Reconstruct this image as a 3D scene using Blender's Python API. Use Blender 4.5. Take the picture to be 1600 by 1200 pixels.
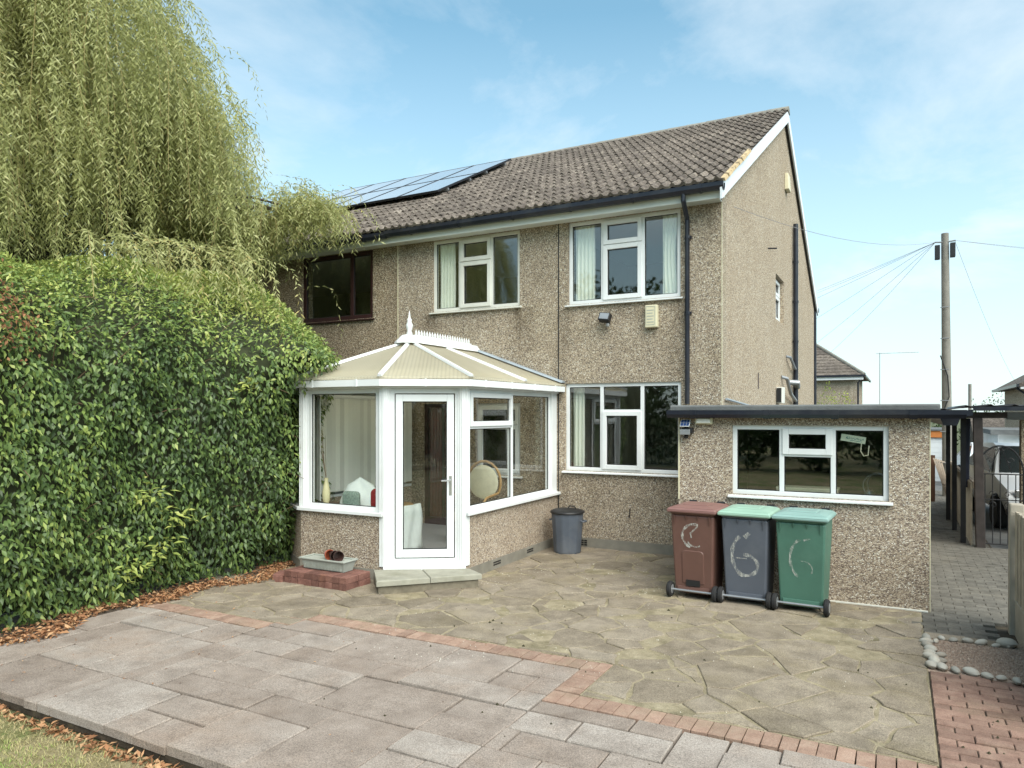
import bpy, math, random
import numpy as np
from mathutils import Vector, Matrix
R = math.radians
random.seed(7); rng = np.random.default_rng(11)
S = bpy.context.scene
for o in list(bpy.data.objects): bpy.data.objects.remove(o)

# ------------------------------------------------------------------ camera
cam = bpy.data.cameras.new('camera'); co = bpy.data.objects.new('camera', cam)
S.collection.objects.link(co); S.camera = co
co.location = (0, 0, 2.0); co.rotation_euler = (R(90), 0, R(28.1))
cam.sensor_width = 36.0; cam.lens = 1130/1600*36; cam.shift_y = 46/1600
cam.clip_start = 0.05; cam.clip_end = 3000
S.render.resolution_x = 1024; S.render.resolution_y = 768

# ------------------------------------------------------------------ sky and sun
SUN_EL, SUN_AZ = R(47), R(126)          # azimuth clockwise from +Y
W = bpy.data.worlds.new('World'); S.world = W; W.use_nodes = True
nt = W.node_tree; nt.nodes.clear()
def wn(t, **k):
    n = nt.nodes.new(t)
    for a, b in k.items(): setattr(n, a, b)
    return n
sky = wn('ShaderNodeTexSky', sky_type='NISHITA'); sky.sun_disc = False
sky.sun_elevation = SUN_EL; sky.sun_rotation = SUN_AZ
sky.air_density = 1.0; sky.dust_density = 0.6; sky.ozone_density = 1.5
tint = wn('ShaderNodeMix', data_type='RGBA', blend_type='MULTIPLY'); tint.inputs[0].default_value = 1
nt.links.new(sky.outputs[0], tint.inputs[6]); tint.inputs[7].default_value = (0.74, 1.20, 1.06, 1)
tc = wn('ShaderNodeTexCoord'); sx = wn('ShaderNodeSeparateXYZ'); nt.links.new(tc.outputs['Generated'], sx.inputs[0])
za = wn('ShaderNodeMath', operation='ADD'); nt.links.new(sx.outputs[2], za.inputs[0]); za.inputs[1].default_value = 0.28
zm = wn('ShaderNodeMath', operation='MAXIMUM'); nt.links.new(za.outputs[0], zm.inputs[0]); zm.inputs[1].default_value = 0.12
dx = wn('ShaderNodeMath', operation='DIVIDE'); nt.links.new(sx.outputs[0], dx.inputs[0]); nt.links.new(zm.outputs[0], dx.inputs[1])
dy = wn('ShaderNodeMath', operation='DIVIDE'); nt.links.new(sx.outputs[1], dy.inputs[0]); nt.links.new(zm.outputs[0], dy.inputs[1])
cv = wn('ShaderNodeCombineXYZ'); nt.links.new(dx.outputs[0], cv.inputs[0]); nt.links.new(dy.outputs[0], cv.inputs[1]); cv.inputs[2].default_value = 12.9
cn = wn('ShaderNodeTexNoise'); cn.inputs['Scale'].default_value = 1.15; cn.inputs['Detail'].default_value = 9; cn.inputs['Roughness'].default_value = 0.6
cn.inputs['Distortion'].default_value = 0.35
nt.links.new(cv.outputs[0], cn.inputs['Vector'])
cr = wn('ShaderNodeValToRGB'); nt.links.new(cn.outputs[0], cr.inputs[0])
cr.color_ramp.elements[0].position = 0.40; cr.color_ramp.elements[0].color = (0.10, 0.10, 0.10, 1)
cr.color_ramp.elements[1].position = 0.70; cr.color_ramp.elements[1].color = (0.9, 0.9, 0.9, 1)
hz_ = wn('ShaderNodeMapRange'); nt.links.new(sx.outputs[2], hz_.inputs[0]); hz_.inputs[1].default_value = 0.0; hz_.inputs[2].default_value = 0.55; hz_.inputs[3].default_value = 0.80; hz_.inputs[4].default_value = 0.0
hm_ = wn('ShaderNodeMath', operation='MAXIMUM'); nt.links.new(cr.outputs[0], hm_.inputs[0]); nt.links.new(hz_.outputs[0], hm_.inputs[1])   # air pales towards the horizon all round
cm = wn('ShaderNodeMix', data_type='RGBA'); nt.links.new(hm_.outputs[0], cm.inputs[0])
nt.links.new(tint.outputs[2], cm.inputs[6]); cm.inputs[7].default_value = (4.8, 5.25, 5.55, 1)
bg = wn('ShaderNodeBackground'); bg.inputs[1].default_value = 0.052
nt.links.new(cm.outputs[2], bg.inputs[0]); wo = wn('ShaderNodeOutputWorld'); nt.links.new(bg.outputs[0], wo.inputs[0])

sl = bpy.data.lights.new('sun', 'SUN'); so = bpy.data.objects.new('sun', sl); S.collection.objects.link(so)
sl.energy = 1.5; sl.angle = R(60); sl.color = (1.0, 0.94, 0.85)
sd = Vector((math.sin(SUN_AZ)*math.cos(SUN_EL), math.cos(SUN_AZ)*math.cos(SUN_EL), math.sin(SUN_EL)))
so.rotation_euler = sd.to_track_quat('Z', 'Y').to_euler(); so.location = (20, -10, 30)
S.view_settings.view_transform = 'Standard'; S.view_settings.look = 'None'
S.view_settings.exposure = 2.02; S.view_settings.gamma = 1
S.render.engine = 'CYCLES'

# ------------------------------------------------------------------ helpers
COL = S.collection
ORG = {}
def wloc(o): return ORG.get(o.name, Vector((0, 0, 0)))

class MB:
    """collects boxes, tubes and the like into one mesh"""
    def __init__(s): s.v = []; s.f = []; s.M = None
    def add(s, vs, fs):
        b = len(s.v)
        if s.M is not None: vs = [tuple(s.M @ Vector(p)) for p in vs]
        s.v += [tuple(p) for p in vs]; s.f += [tuple(i+b for i in f) for f in fs]; return s
    def box(s, x0, x1, y0, y1, z0, z1):
        return s.add([(x0,y0,z0),(x1,y0,z0),(x1,y1,z0),(x0,y1,z0),(x0,y0,z1),(x1,y0,z1),(x1,y1,z1),(x0,y1,z1)],
                     [(0,3,2,1),(4,5,6,7),(0,1,5,4),(1,2,6,5),(2,3,7,6),(3,0,4,7)])
    def frust(s, a, b, z0, z1):      # a,b = (x0,x1,y0,y1) bottom / top
        return s.add([(a[0],a[2],z0),(a[1],a[2],z0),(a[1],a[3],z0),(a[0],a[3],z0),(b[0],b[2],z1),(b[1],b[2],z1),(b[1],b[3],z1),(b[0],b[3],z1)],
                     [(0,3,2,1),(4,5,6,7),(0,1,5,4),(1,2,6,5),(2,3,7,6),(3,0,4,7)])
    def prism(s, poly, z0, z1, top=None):
        n = len(poly); top = top or poly
        vs = [(p[0],p[1],z0) for p in poly]+[(p[0],p[1],z1) for p in top]
        fs = [tuple(range(n-1,-1,-1)), tuple(range(n,2*n))]+[(i,(i+1)%n,n+(i+1)%n,n+i) for i in range(n)]
        return s.add(vs, fs)
    def extrude(s, poly, axis, a, b):   # poly in the other two axes (cyclic order), extruded along axis
        n = len(poly)
        def mk(p, t):
            return {0:(t,p[0],p[1]), 1:(p[0],t,p[1]), 2:(p[0],p[1],t)}[axis]
        vs = [mk(p,a) for p in poly]+[mk(p,b) for p in poly]
        return s.add(vs, [tuple(range(n-1,-1,-1)), tuple(range(n,2*n))]+[(i,(i+1)%n,n+(i+1)%n,n+i) for i in range(n)])
    def tube(s, pts, r, n=8, cap=True):
        pts = [Vector(p) for p in pts]; m = len(pts)
        rs = r if isinstance(r, (list, tuple)) else [r]*m
        vs = []; prev = None
        for i, p in enumerate(pts):
            d = (pts[min(i+1,m-1)]-pts[max(i-1,0)]).normalized()
            if prev is None:
                u = d.orthogonal().normalized()
            else:
                u = (prev-d*prev.dot(d)); u = u.normalized() if u.length > 1e-6 else d.orthogonal().normalized()
            prev = u; w = d.cross(u)
            for k in range(n):
                a = 2*math.pi*k/n; vs.append(p+(u*math.cos(a)+w*math.sin(a))*rs[i])
        fs = [(i*n+k, i*n+(k+1)%n, (i+1)*n+(k+1)%n, (i+1)*n+k) for i in range(m-1) for k in range(n)]
        if cap: fs += [tuple(range(n-1,-1,-1)), tuple(range((m-1)*n, m*n))]
        return s.add(vs, fs)
    def lathe(s, prof, c=(0,0,0), n=20, cap=True):
        vs = []; m = len(prof)
        for r, z in prof:
            for k in range(n):
                a = 2*math.pi*k/n; vs.append((c[0]+r*math.cos(a), c[1]+r*math.sin(a), c[2]+z))
        fs = [(i*n+k, i*n+(k+1)%n, (i+1)*n+(k+1)%n, (i+1)*n+k) for i in range(m-1) for k in range(n)]
        if cap: fs += [tuple(range(n-1,-1,-1)), tuple(range((m-1)*n, m*n))]
        return s.add(vs, fs)
    def wall(s, a0, a1, b0, b1, n0, n1, holes, axis='y'):
        """slab in the a-b plane with rectangular holes; axis y: a=x,b=z, normal y (n0 outer, n1 inner); axis x: a=y"""
        As = sorted({a0,a1,*[h[0] for h in holes],*[h[1] for h in holes]}); Bs = sorted({b0,b1,*[h[2] for h in holes],*[h[3] for h in holes]})
        As = [a for a in As if a0 <= a <= a1]; Bs = [b for b in Bs if b0 <= b <= b1]
        P = (lambda a,n,b:(a,n,b)) if axis == 'y' else (lambda a,n,b:(n,a,b))
        def q(p): s.add(p, [(0,1,2,3)])
        for i in range(len(As)-1):
            for j in range(len(Bs)-1):
                a,b = (As[i]+As[i+1])/2,(Bs[j]+Bs[j+1])/2
                if any(h[0]<a<h[1] and h[2]<b<h[3] for h in holes): continue
                for n in (n0,n1): q([P(As[i],n,Bs[j]),P(As[i+1],n,Bs[j]),P(As[i+1],n,Bs[j+1]),P(As[i],n,Bs[j+1])])
        for h in list(holes)+[(a0,a1,b0,b1)]:
            q([P(h[0],n0,h[2]),P(h[1],n0,h[2]),P(h[1],n1,h[2]),P(h[0],n1,h[2])]); q([P(h[0],n0,h[3]),P(h[1],n0,h[3]),P(h[1],n1,h[3]),P(h[0],n1,h[3])])
            q([P(h[0],n0,h[2]),P(h[0],n0,h[3]),P(h[0],n1,h[3]),P(h[0],n1,h[2])]); q([P(h[1],n0,h[2]),P(h[1],n0,h[3]),P(h[1],n1,h[3]),P(h[1],n1,h[2])])
        return s

def link(o, parent, c):
    COL.objects.link(o); base = wloc(parent) if parent else Vector((0,0,0))
    if parent: o.parent = parent
    o.location = c-base; ORG[o.name] = Vector(c)

def obj(name, mb, mat, parent=None, smooth=False, bevel=0, sharp=40, **kw):
    vs = np.array(mb.v, dtype=float); c = Vector(((vs[:,0].min()+vs[:,0].max())/2,(vs[:,1].min()+vs[:,1].max())/2, vs[:,2].min()))
    me = bpy.data.meshes.new(name); me.from_pydata([tuple(Vector(p)-c) for p in mb.v], [], mb.f)
    me.validate(); me.materials.append(M(mat))
    if smooth:
        me.polygons.foreach_set('use_smooth', [True]*len(me.polygons))
        try: me.set_sharp_from_angle(angle=R(sharp))
        except Exception: pass
    o = bpy.data.objects.new(name, me); link(o, parent, c)
    if bevel:
        b = o.modifiers.new('bevel','BEVEL'); b.width = bevel; b.segments = 2; b.limit_method = 'ANGLE'; b.angle_limit = R(40)
    tag(o, **kw); return o

def tag(o, label=None, cat=None, group=None, kind=None):
    if label: o['label'] = label
    if cat: o['category'] = cat
    if group: o['group'] = group
    if kind: o['kind'] = kind
    return o

def thing(name, label, cat, loc=(0,0,0), group=None, kind=None):
    o = bpy.data.objects.new(name, None); COL.objects.link(o); o.location = loc; ORG[o.name] = Vector(loc)
    o.empty_display_size = 0.2
    return tag(o, label, cat, group, kind)

def shared(name, me, parent, wpos, rot=(0,0,0), scale=None, **kw):
    o = bpy.data.objects.new(name, me); COL.objects.link(o); base = wloc(parent) if parent else Vector((0,0,0))
    if parent: o.parent = parent
    o.location = Vector(wpos)-base; o.rotation_euler = rot
    if scale: o.scale = scale
    ORG[o.name] = Vector(wpos); tag(o, **kw); return o

def mesh_of(name, mb, mat, smooth=False):
    me = bpy.data.meshes.new(name); me.from_pydata([tuple(p) for p in mb.v], [], mb.f); me.validate(); me.materials.append(M(mat))
    if smooth:
        me.polygons.foreach_set('use_smooth', [True]*len(me.polygons))
        try: me.set_sharp_from_angle(angle=R(40))
        except Exception: pass
    return me

def np_mesh(name, V, F, mat, tone=None):
    me = bpy.data.meshes.new(name); n, k = F.shape
    me.vertices.add(len(V)); me.vertices.foreach_set('co', np.ascontiguousarray(V, dtype=np.float32).ravel())
    me.loops.add(n*k); me.loops.foreach_set('vertex_index', np.ascontiguousarray(F, dtype=np.int32).ravel())
    me.polygons.add(n); me.polygons.foreach_set('loop_start', np.arange(0, n*k, k, dtype=np.int32))
    me.polygons.foreach_set('loop_total', np.full(n, k, dtype=np.int32))
    if tone is not None:
        a = me.attributes.new('tone', 'FLOAT', 'POINT'); a.data.foreach_set('value', np.ascontiguousarray(tone, dtype=np.float32))
    me.update(calc_edges=True); me.materials.append(M(mat)); return me

def unit(a): return a/np.maximum(np.linalg.norm(a, axis=-1, keepdims=True), 1e-9)

def leaves(name, P, D, N, L, Wd, tone, mat, fold=0.25, droop=0.0):
    """leaf blades: base P, direction D, facing N; five vertices, four triangles, folded along the midrib"""
    D = unit(D); Sd = unit(np.cross(D, N)); N2 = np.cross(Sd, D); L = L[:,None]; Wd = Wd[:,None]
    c = P+D*L*0.45; tip = P+D*L-N2*L*droop
    l = c+Sd*Wd*0.5+N2*Wd*fold; r = c-Sd*Wd*0.5+N2*Wd*fold
    V = np.stack([P, l, c, r, tip], 1).reshape(-1,3); n = len(P); b = (np.arange(n)*5)[:,None]
    F = np.concatenate([b+np.array([[0,2,1]]), b+np.array([[0,3,2]]), b+np.array([[1,2,4]]), b+np.array([[2,3,4]])], 0)
    return np_mesh(name, V, F, mat, np.repeat(tone, 5))

# ------------------------------------------------------------------ materials
MATS = {}
DEF = {}
def M(n):
    if n not in MATS: MATS[n] = DEF[n]()
    return MATS[n]
class NT:
    def __init__(s, name):
        s.m = bpy.data.materials.new(name); s.m.use_nodes = True; s.t = s.m.node_tree; s.t.nodes.clear()
        s.out = s.n('ShaderNodeOutputMaterial')
    def n(s, t, **k):
        n = s.t.nodes.new(t)
        for a,b in k.items(): setattr(n,a,b)
        return n
    def l(s, a, b): s.t.links.new(a, b)
    def coord(s, world=True, scale=(1,1,1)):
        if world: o = s.n('ShaderNodeNewGeometry').outputs['Position']
        else: o = s.n('ShaderNodeTexCoord').outputs['Object']
        if scale != (1,1,1):
            mp = s.n('ShaderNodeMapping'); mp.inputs['Scale'].default_value = scale; s.l(o, mp.inputs[0]); o = mp.outputs[0]
        return o
    def noise(s, vec, scale, detail=4, rough=0.55):
        n = s.n('ShaderNodeTexNoise'); n.inputs['Scale'].default_value = scale; n.inputs['Detail'].default_value = detail; n.inputs['Roughness'].default_value = rough
        s.l(vec, n.inputs['Vector']); return n.outputs[0]
    def ramp(s, fac, stops, interp='LINEAR'):
        r = s.n('ShaderNodeValToRGB'); s.l(fac, r.inputs[0]); e = r.color_ramp; e.interpolation = interp
        while len(e.elements) < len(stops): e.elements.new(0.5)
        for el,(p,c) in zip(e.elements, stops): el.position = p; el.color = (c if len(c) == 4 else (*c,1)) if not isinstance(c,(int,float)) else (c,c,c,1)
        return r.outputs[0]
    def mix(s, fac, a, b, mode='MIX'):
        m = s.n('ShaderNodeMix', data_type='RGBA', blend_type=mode)
        for i,v in ((0,fac),(6,a),(7,b)):
            if isinstance(v,(int,float)) and i == 0: m.inputs[0].default_value = v
            elif isinstance(v,tuple): m.inputs[i].default_value = (*v,1) if len(v) == 3 else v
            else: s.l(v, m.inputs[i])
        return m.outputs[2]
    def bsdf(s, col, rough=0.7, bump=None, bd=0.01, spec=0.3, metal=0, bs=1.0):
        b = s.n('ShaderNodeBsdfPrincipled')
        if isinstance(col,tuple): b.inputs['Base Color'].default_value = (*col,1)
        else: s.l(col, b.inputs['Base Color'])
        if isinstance(rough,(int,float)): b.inputs['Roughness'].default_value = rough
        else: s.l(rough, b.inputs['Roughness'])
        b.inputs['Specular IOR Level'].default_value = spec; b.inputs['Metallic'].default_value = metal
        if bump is not None:
            bn = s.n('ShaderNodeBump'); bn.inputs['Distance'].default_value = bd; bn.inputs['Strength'].default_value = bs; s.l(bump, bn.inputs['Height']); s.l(bn.outputs[0], b.inputs['Normal'])
        s.l(b.outputs[0], s.out.inputs[0]); return b

def plain(name, col, rough=0.5, var=0.15, scale=6, dirt=None, spec=0.4, metal=0, bump=0.0, world=True, rnd=0.0):
    def mk():
        t = NT(name); v = t.coord(world)
        n1 = t.noise(v, scale, 5); c = t.ramp(n1, [(0.25, tuple(x*(1-var) for x in col)),(0.75, tuple(min(1,x*(1+var)) for x in col))])
        if dirt:
            n2 = t.noise(v, scale*0.35, 6, 0.65); c = t.mix(t.ramp(n2,[(0.48,0.0),(0.72,dirt[1])]), c, dirt[0])
        if rnd:
            oi = t.n('ShaderNodeObjectInfo'); c = t.mix(1.0, c, t.ramp(oi.outputs['Random'],[(0,1-rnd),(1,1+rnd)]), 'MULTIPLY')
        t.bsdf(c, rough, t.noise(v, scale*12, 3) if bump else None, bump, spec, metal); return t.m
    DEF[name] = mk

plain('upvc', (0.71,0.73,0.73), 0.35, 0.04, 3, ((0.50,0.50,0.45),0.35))
plain('upvc_old', (0.66,0.66,0.60), 0.45, 0.06, 3, ((0.40,0.38,0.32),0.4))
plain('fascia', (0.62,0.64,0.60), 0.45, 0.06, 2, ((0.42,0.42,0.38),0.4))
plain('barge', (0.72,0.76,0.80), 0.4, 0.04, 2, ((0.5,0.5,0.48),0.3))
plain('gutter_black', (0.013,0.015,0.024), 0.32, 0.25, 5, ((0.06,0.06,0.06),0.5))
plain('iron_black', (0.012,0.012,0.014), 0.5, 0.3, 12)
plain('brown_frame', (0.035,0.014,0.014), 0.35, 0.15, 4)
plain('dark_timber', (0.035,0.027,0.024), 0.75, 0.4, 9, bump=0.004)
plain('blue_tarp', (0.012,0.014,0.03), 0.6, 0.3, 6)
plain('alarm_cream', (0.62,0.57,0.40), 0.5, 0.05, 8, ((0.4,0.36,0.25),0.4))
plain('grey_metal', (0.35,0.36,0.37), 0.4, 0.1, 8, metal=0.6)
plain('chrome', (0.6,0.6,0.6), 0.25, 0.05, 8, metal=0.9)
plain('black_plastic', (0.015,0.015,0.016), 0.45, 0.2, 8)
plain('rubber', (0.016,0.016,0.017), 0.8, 0.25, 20)
plain('bin_brown', (0.125,0.064,0.050), 0.48, 0.12, 3, ((0.19,0.10,0.085),0.45), world=False)
plain('bin_brown_lid', (0.20,0.105,0.092), 0.45, 0.12, 3, ((0.30,0.19,0.16),0.5), world=False)
plain('bin_grey', (0.085,0.096,0.118), 0.5, 0.15, 3, ((0.17,0.175,0.185),0.5), world=False)
plain('bin_green', (0.062,0.150,0.110), 0.5, 0.15, 3, ((0.13,0.23,0.18),0.5), world=False)
plain('lid_pale_green', (0.27,0.42,0.33), 0.5, 0.12, 3, ((0.42,0.50,0.42),0.5), world=False)
plain('lid_teal', (0.22,0.35,0.32), 0.5, 0.12, 3, ((0.38,0.46,0.44),0.5), world=False)
plain('dustbin', (0.085,0.10,0.125), 0.55, 0.2, 4, ((0.19,0.19,0.19),0.5), world=False)
plain('trough', (0.33,0.35,0.31), 0.7, 0.1, 8, ((0.2,0.2,0.16),0.5))
plain('terracotta', (0.32,0.075,0.035), 0.7, 0.15, 10)
plain('pink_band', (0.62,0.42,0.42), 0.7, 0.1, 20)
plain('brown_pot', (0.045,0.022,0.018), 0.55, 0.2, 10)
plain('carpet', (0.26,0.27,0.28), 0.95, 0.1, 60)
plain('plaster', (0.30,0.28,0.24), 0.9, 0.05, 2)
plain('ceiling', (0.6,0.6,0.58), 0.9, 0.03, 2)
plain('blind', (0.76,0.77,0.72), 0.8, 0.04, 3, rnd=0.13)
plain('white_cloth', (0.72,0.77,0.74), 0.9, 0.06, 5)
plain('cream_cloth', (0.68,0.64,0.48), 0.9, 0.1, 9)
plain('red_cloth', (0.30,0.02,0.025), 0.9, 0.2, 9)
plain('grey_green_cloth', (0.20,0.26,0.22), 0.9, 0.4, 40)
plain('maroon_curtain', (0.17,0.035,0.035), 0.9, 0.25, 3)
plain('net_curtain', (0.88,0.88,0.79), 0.9, 0.05, 3)
plain('cane', (0.42,0.26,0.11), 0.6, 0.2, 14)
plain('vase', (0.66,0.60,0.36), 0.4, 0.05, 4)
plain('willow_twig', (0.27,0.22,0.09), 0.8, 0.2, 20)
plain('twig', (0.16,0.10,0.06), 0.8, 0.2, 20)
plain('wood_dark', (0.10,0.05,0.03), 0.5, 0.2, 10)
plain('lead', (0.27,0.31,0.34), 0.6, 0.2, 5)
plain('felt', (0.115,0.12,0.12), 0.95, 0.25, 4, ((0.26,0.27,0.25),0.5), bump=0.004)
plain('pane_frosted', (0.75,0.75,0.70), 0.4, 0.03, 4)
plain('mortar_ochre', (0.45,0.345,0.20), 0.95, 0.25, 9, bump=0.01)
plain('ridge', (0.20,0.19,0.165), 0.9, 0.25, 5, ((0.33,0.31,0.24),0.5), bump=0.005, rnd=0.12)
plain('plinth', (0.22,0.205,0.17), 0.9, 0.2, 4, ((0.10,0.095,0.07),0.6), bump=0.004)
plain('concrete', (0.36,0.32,0.26), 0.9, 0.15, 6, ((0.20,0.19,0.14),0.55), bump=0.004)
plain('step_slab', (0.30,0.29,0.235), 0.92, 0.15, 7, ((0.17,0.165,0.11),0.6), bump=0.004)
plain('step_base', (0.19,0.165,0.12), 0.95, 0.3, 9, ((0.08,0.07,0.05),0.6), bump=0.008)
plain('fence_board', (0.36,0.31,0.24), 0.85, 0.2, 9, ((0.23,0.22,0.18),0.5), bump=0.003, rnd=0.15)
plain('pole_wood', (0.21,0.198,0.172), 0.9, 0.2, 7, ((0.18,0.17,0.15),0.5), bump=0.004)
plain('cobble', (0.36,0.345,0.30), 0.75, 0.15, 9, ((0.42,0.30,0.19),0.5), rnd=0.3)
plain('white_wall', (0.72,0.74,0.74), 0.8, 0.06, 2, ((0.5,0.5,0.47),0.4))
plain('orange_board', (0.50,0.17,0.04), 0.7, 0.1, 4)
plain('brick_far', (0.22,0.15,0.12), 0.9, 0.3, 9)
plain('car_silver', (0.60,0.61,0.62), 0.3, 0.03, 3, metal=0.15)
plain('car_white', (0.75,0.76,0.77), 0.3, 0.03, 3)
plain('bark', (0.075,0.06,0.045), 0.95, 0.4, 9, bump=0.02)
plain('wire', (0.22,0.22,0.23), 0.7, 0.1, 3)
plain('soil', (0.07,0.052,0.036), 0.95, 0.4, 5, bump=0.02)
plain('chips', (0.55,0.52,0.45), 0.85, 0.3, 90)
plain('moss', (0.045,0.04,0.02), 0.95, 0.3, 30)
plain('panel_alu', (0.02,0.02,0.024), 0.5, 0.1, 6)
plain('sign_card', (0.62,0.66,0.52), 0.7, 0.04, 8)
plain('sign_ink', (0.06,0.20,0.22), 0.7, 0.2, 90)
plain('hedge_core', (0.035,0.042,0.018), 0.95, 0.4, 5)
plain('pallet', (0.33,0.27,0.21), 0.85, 0.2, 8)
plain('sill_grey', (0.45,0.45,0.42), 0.6, 0.1, 5)

def m_pebble(name, base, dark, mossy, tints, streaks=()):
    def mk():
        t = NT(name); v = t.coord(True)
        vo = t.n('ShaderNodeTexVoronoi'); vo.inputs['Scale'].default_value = 94; t.l(v, vo.inputs['Vector'])
        sp = t.n('ShaderNodeSeparateColor'); t.l(vo.outputs['Color'], sp.inputs[0])
        c = t.ramp(sp.outputs[0], [(0.0,tints[0]),(0.22,tints[1]),(0.5,base),(0.78,tints[2]),(0.93,tints[3])], 'CONSTANT')
        edge = t.ramp(vo.outputs['Distance'], [(0.35,1.0),(0.9,0.70)])
        c = t.mix(1.0, c, edge, 'MULTIPLY')
        big = t.noise(v, 0.9, 6, 0.62); c = t.mix(t.ramp(big,[(0.42,0.0),(0.72,0.55)]), c, dark, 'MULTIPLY')
        vs = t.coord(True,(2.2,2.2,0.35)); st = t.noise(vs, 1.6, 5, 0.6); c = t.mix(t.ramp(st,[(0.52,0.0),(0.75,0.5)]), c, dark, 'MULTIPLY')
        ms = t.noise(v, 1.3, 4); c = t.mix(t.ramp(ms,[(0.55,0.0),(0.8,0.35)]), c, mossy, 'MULTIPLY')
        if streaks:
            sp2 = t.n('ShaderNodeSeparateXYZ'); t.l(v, sp2.inputs[0]); gn = t.ramp(t.noise(t.coord(True,(9,9,1.2)),1.5,5,.6),[(0.3,0.15),(0.7,1.0)])
            for (xc,zs_,w_,dep_,amt) in streaks:
                a = t.n('ShaderNodeMath',operation='SUBTRACT'); t.l(sp2.outputs[0],a.inputs[0]); a.inputs[1].default_value = xc
                b = t.n('ShaderNodeMath',operation='ABSOLUTE'); t.l(a.outputs[0],b.inputs[0])
                mr = t.n('ShaderNodeMapRange'); mr.interpolation_type = 'SMOOTHSTEP'; t.l(b.outputs[0],mr.inputs[0]); mr.inputs[1].default_value = 0; mr.inputs[2].default_value = w_; mr.inputs[3].default_value = amt; mr.inputs[4].default_value = 0
                mz = t.n('ShaderNodeMapRange'); t.l(sp2.outputs[2],mz.inputs[0]); mz.inputs[1].default_value = zs_-dep_; mz.inputs[2].default_value = zs_; mz.inputs[3].default_value = 0; mz.inputs[4].default_value = 1
                lt = t.n('ShaderNodeMath',operation='LESS_THAN'); t.l(sp2.outputs[2],lt.inputs[0]); lt.inputs[1].default_value = zs_
                f = t.mix(1.0,t.mix(1.0,mr.outputs[0],mz.outputs[0],'MULTIPLY'),t.mix(1.0,lt.outputs[0],gn,'MULTIPLY'),'MULTIPLY'); c = t.mix(f,c,(0.40,0.37,0.34),'MULTIPLY')
        t.bsdf(c, 0.9, vo.outputs['Distance'], -0.008, 0.2); return t.m
    DEF[name] = mk
TN = [(0.18,0.145,0.115),(0.345,0.28,0.205),(0.59,0.505,0.385),(0.78,0.73,0.63)]
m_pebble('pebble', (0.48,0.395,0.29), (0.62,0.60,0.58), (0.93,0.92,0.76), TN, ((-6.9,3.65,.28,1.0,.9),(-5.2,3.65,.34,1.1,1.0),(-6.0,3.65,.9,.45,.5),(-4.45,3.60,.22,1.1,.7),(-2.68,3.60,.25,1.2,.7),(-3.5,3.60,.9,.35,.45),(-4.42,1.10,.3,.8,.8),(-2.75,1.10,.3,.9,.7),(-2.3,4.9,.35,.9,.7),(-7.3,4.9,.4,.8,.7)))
m_pebble('pebble_gable', (0.54,0.435,0.315), (0.86,0.82,0.78), (0.97,0.95,0.88), TN)
m_pebble('pebble_ext', (0.51,0.42,0.315), (0.80,0.76,0.72), (0.95,0.92,0.82), [(0.20,0.155,0.125),(0.36,0.29,0.22),(0.60,0.52,0.42),(0.78,0.73,0.64)])
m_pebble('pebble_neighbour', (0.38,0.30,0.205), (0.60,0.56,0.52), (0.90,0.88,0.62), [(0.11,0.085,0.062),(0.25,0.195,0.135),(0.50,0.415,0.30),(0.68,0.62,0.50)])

def mk():
    t = NT('tile'); v = t.coord(True); oi = t.n('ShaderNodeObjectInfo')
    c = t.ramp(t.noise(v,7,6,0.65), [(0.28,(0.055,0.046,0.040)),(0.5,(0.118,0.098,0.083)),(0.74,(0.235,0.202,0.172))])
    c = t.mix(t.ramp(t.noise(v,28,3),[(0.56,0.0),(0.72,0.6)]), c, (0.36,0.33,0.26))
    c = t.mix(t.ramp(t.noise(v,1.1,3),[(0.5,0.0),(0.75,0.5)]), c, (0.065,0.055,0.05))
    c = t.mix(1.0, c, t.ramp(oi.outputs['Random'],[(0,0.78),(1,1.22)]), 'MULTIPLY')
    t.bsdf(c, 0.9, t.noise(v,60,3), 0.006, 0.2); return t.m
DEF['tile'] = mk
def mk():
    t = NT('tile_far'); v = t.coord(True); b = t.n('ShaderNodeTexBrick'); t.l(t.coord(True,(1,1,1)), b.inputs['Vector'])
    c = t.ramp(t.noise(v,5,4),[(0.3,(0.19,0.14,0.10)),(0.7,(0.32,0.25,0.18))]); t.bsdf(c, 0.9, t.noise(v,20,3), 0.01); return t.m
DEF['tile_far'] = mk

def m_stone(name, stops, spots, rnd, scale=5, bumpd=0.006, hue=None, rough=0.88, grain=(0.78,1.2)):
    def mk():
        t = NT(name); v = t.coord(True); oi = t.n('ShaderNodeObjectInfo')
        c = t.ramp(t.noise(v,scale,7,0.65), stops)
        if hue: c = t.mix(t.ramp(oi.outputs['Random'],[(0.25,0.0),(0.95,0.75)]), c, hue, 'MULTIPLY')
        for col,sc,lo,hi,amt in spots: c = t.mix(t.ramp(t.noise(v,sc,6,0.65),[(lo,0.0),(hi,amt)]), c, col)
        if rnd: c = t.mix(1.0, c, t.ramp(oi.outputs['Random'],[(0,1-rnd),(1,1+rnd)]), 'MULTIPLY')
        c = t.mix(1.0, c, t.ramp(t.noise(v,130,2),[(0.3,grain[0]),(0.7,grain[1])]), 'MULTIPLY')
        t.bsdf(c, rough, t.noise(v,34,5,0.7), bumpd, 0.25); return t.m
    DEF[name] = mk
m_stone('slab', [(0.25,(0.200,0.160,0.132)),(0.5,(0.288,0.238,0.200)),(0.78,(0.368,0.312,0.268))],
        [((0.320,0.228,0.164),1.1,0.5,0.75,0.45),((0.120,0.112,0.096),2.3,0.60,0.82,0.5),((0.440,0.408,0.352),9,0.66,0.80,0.35)], 0.18, 4, hue=(0.88,0.95,1.0), grain=(0.62,1.36))
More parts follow.
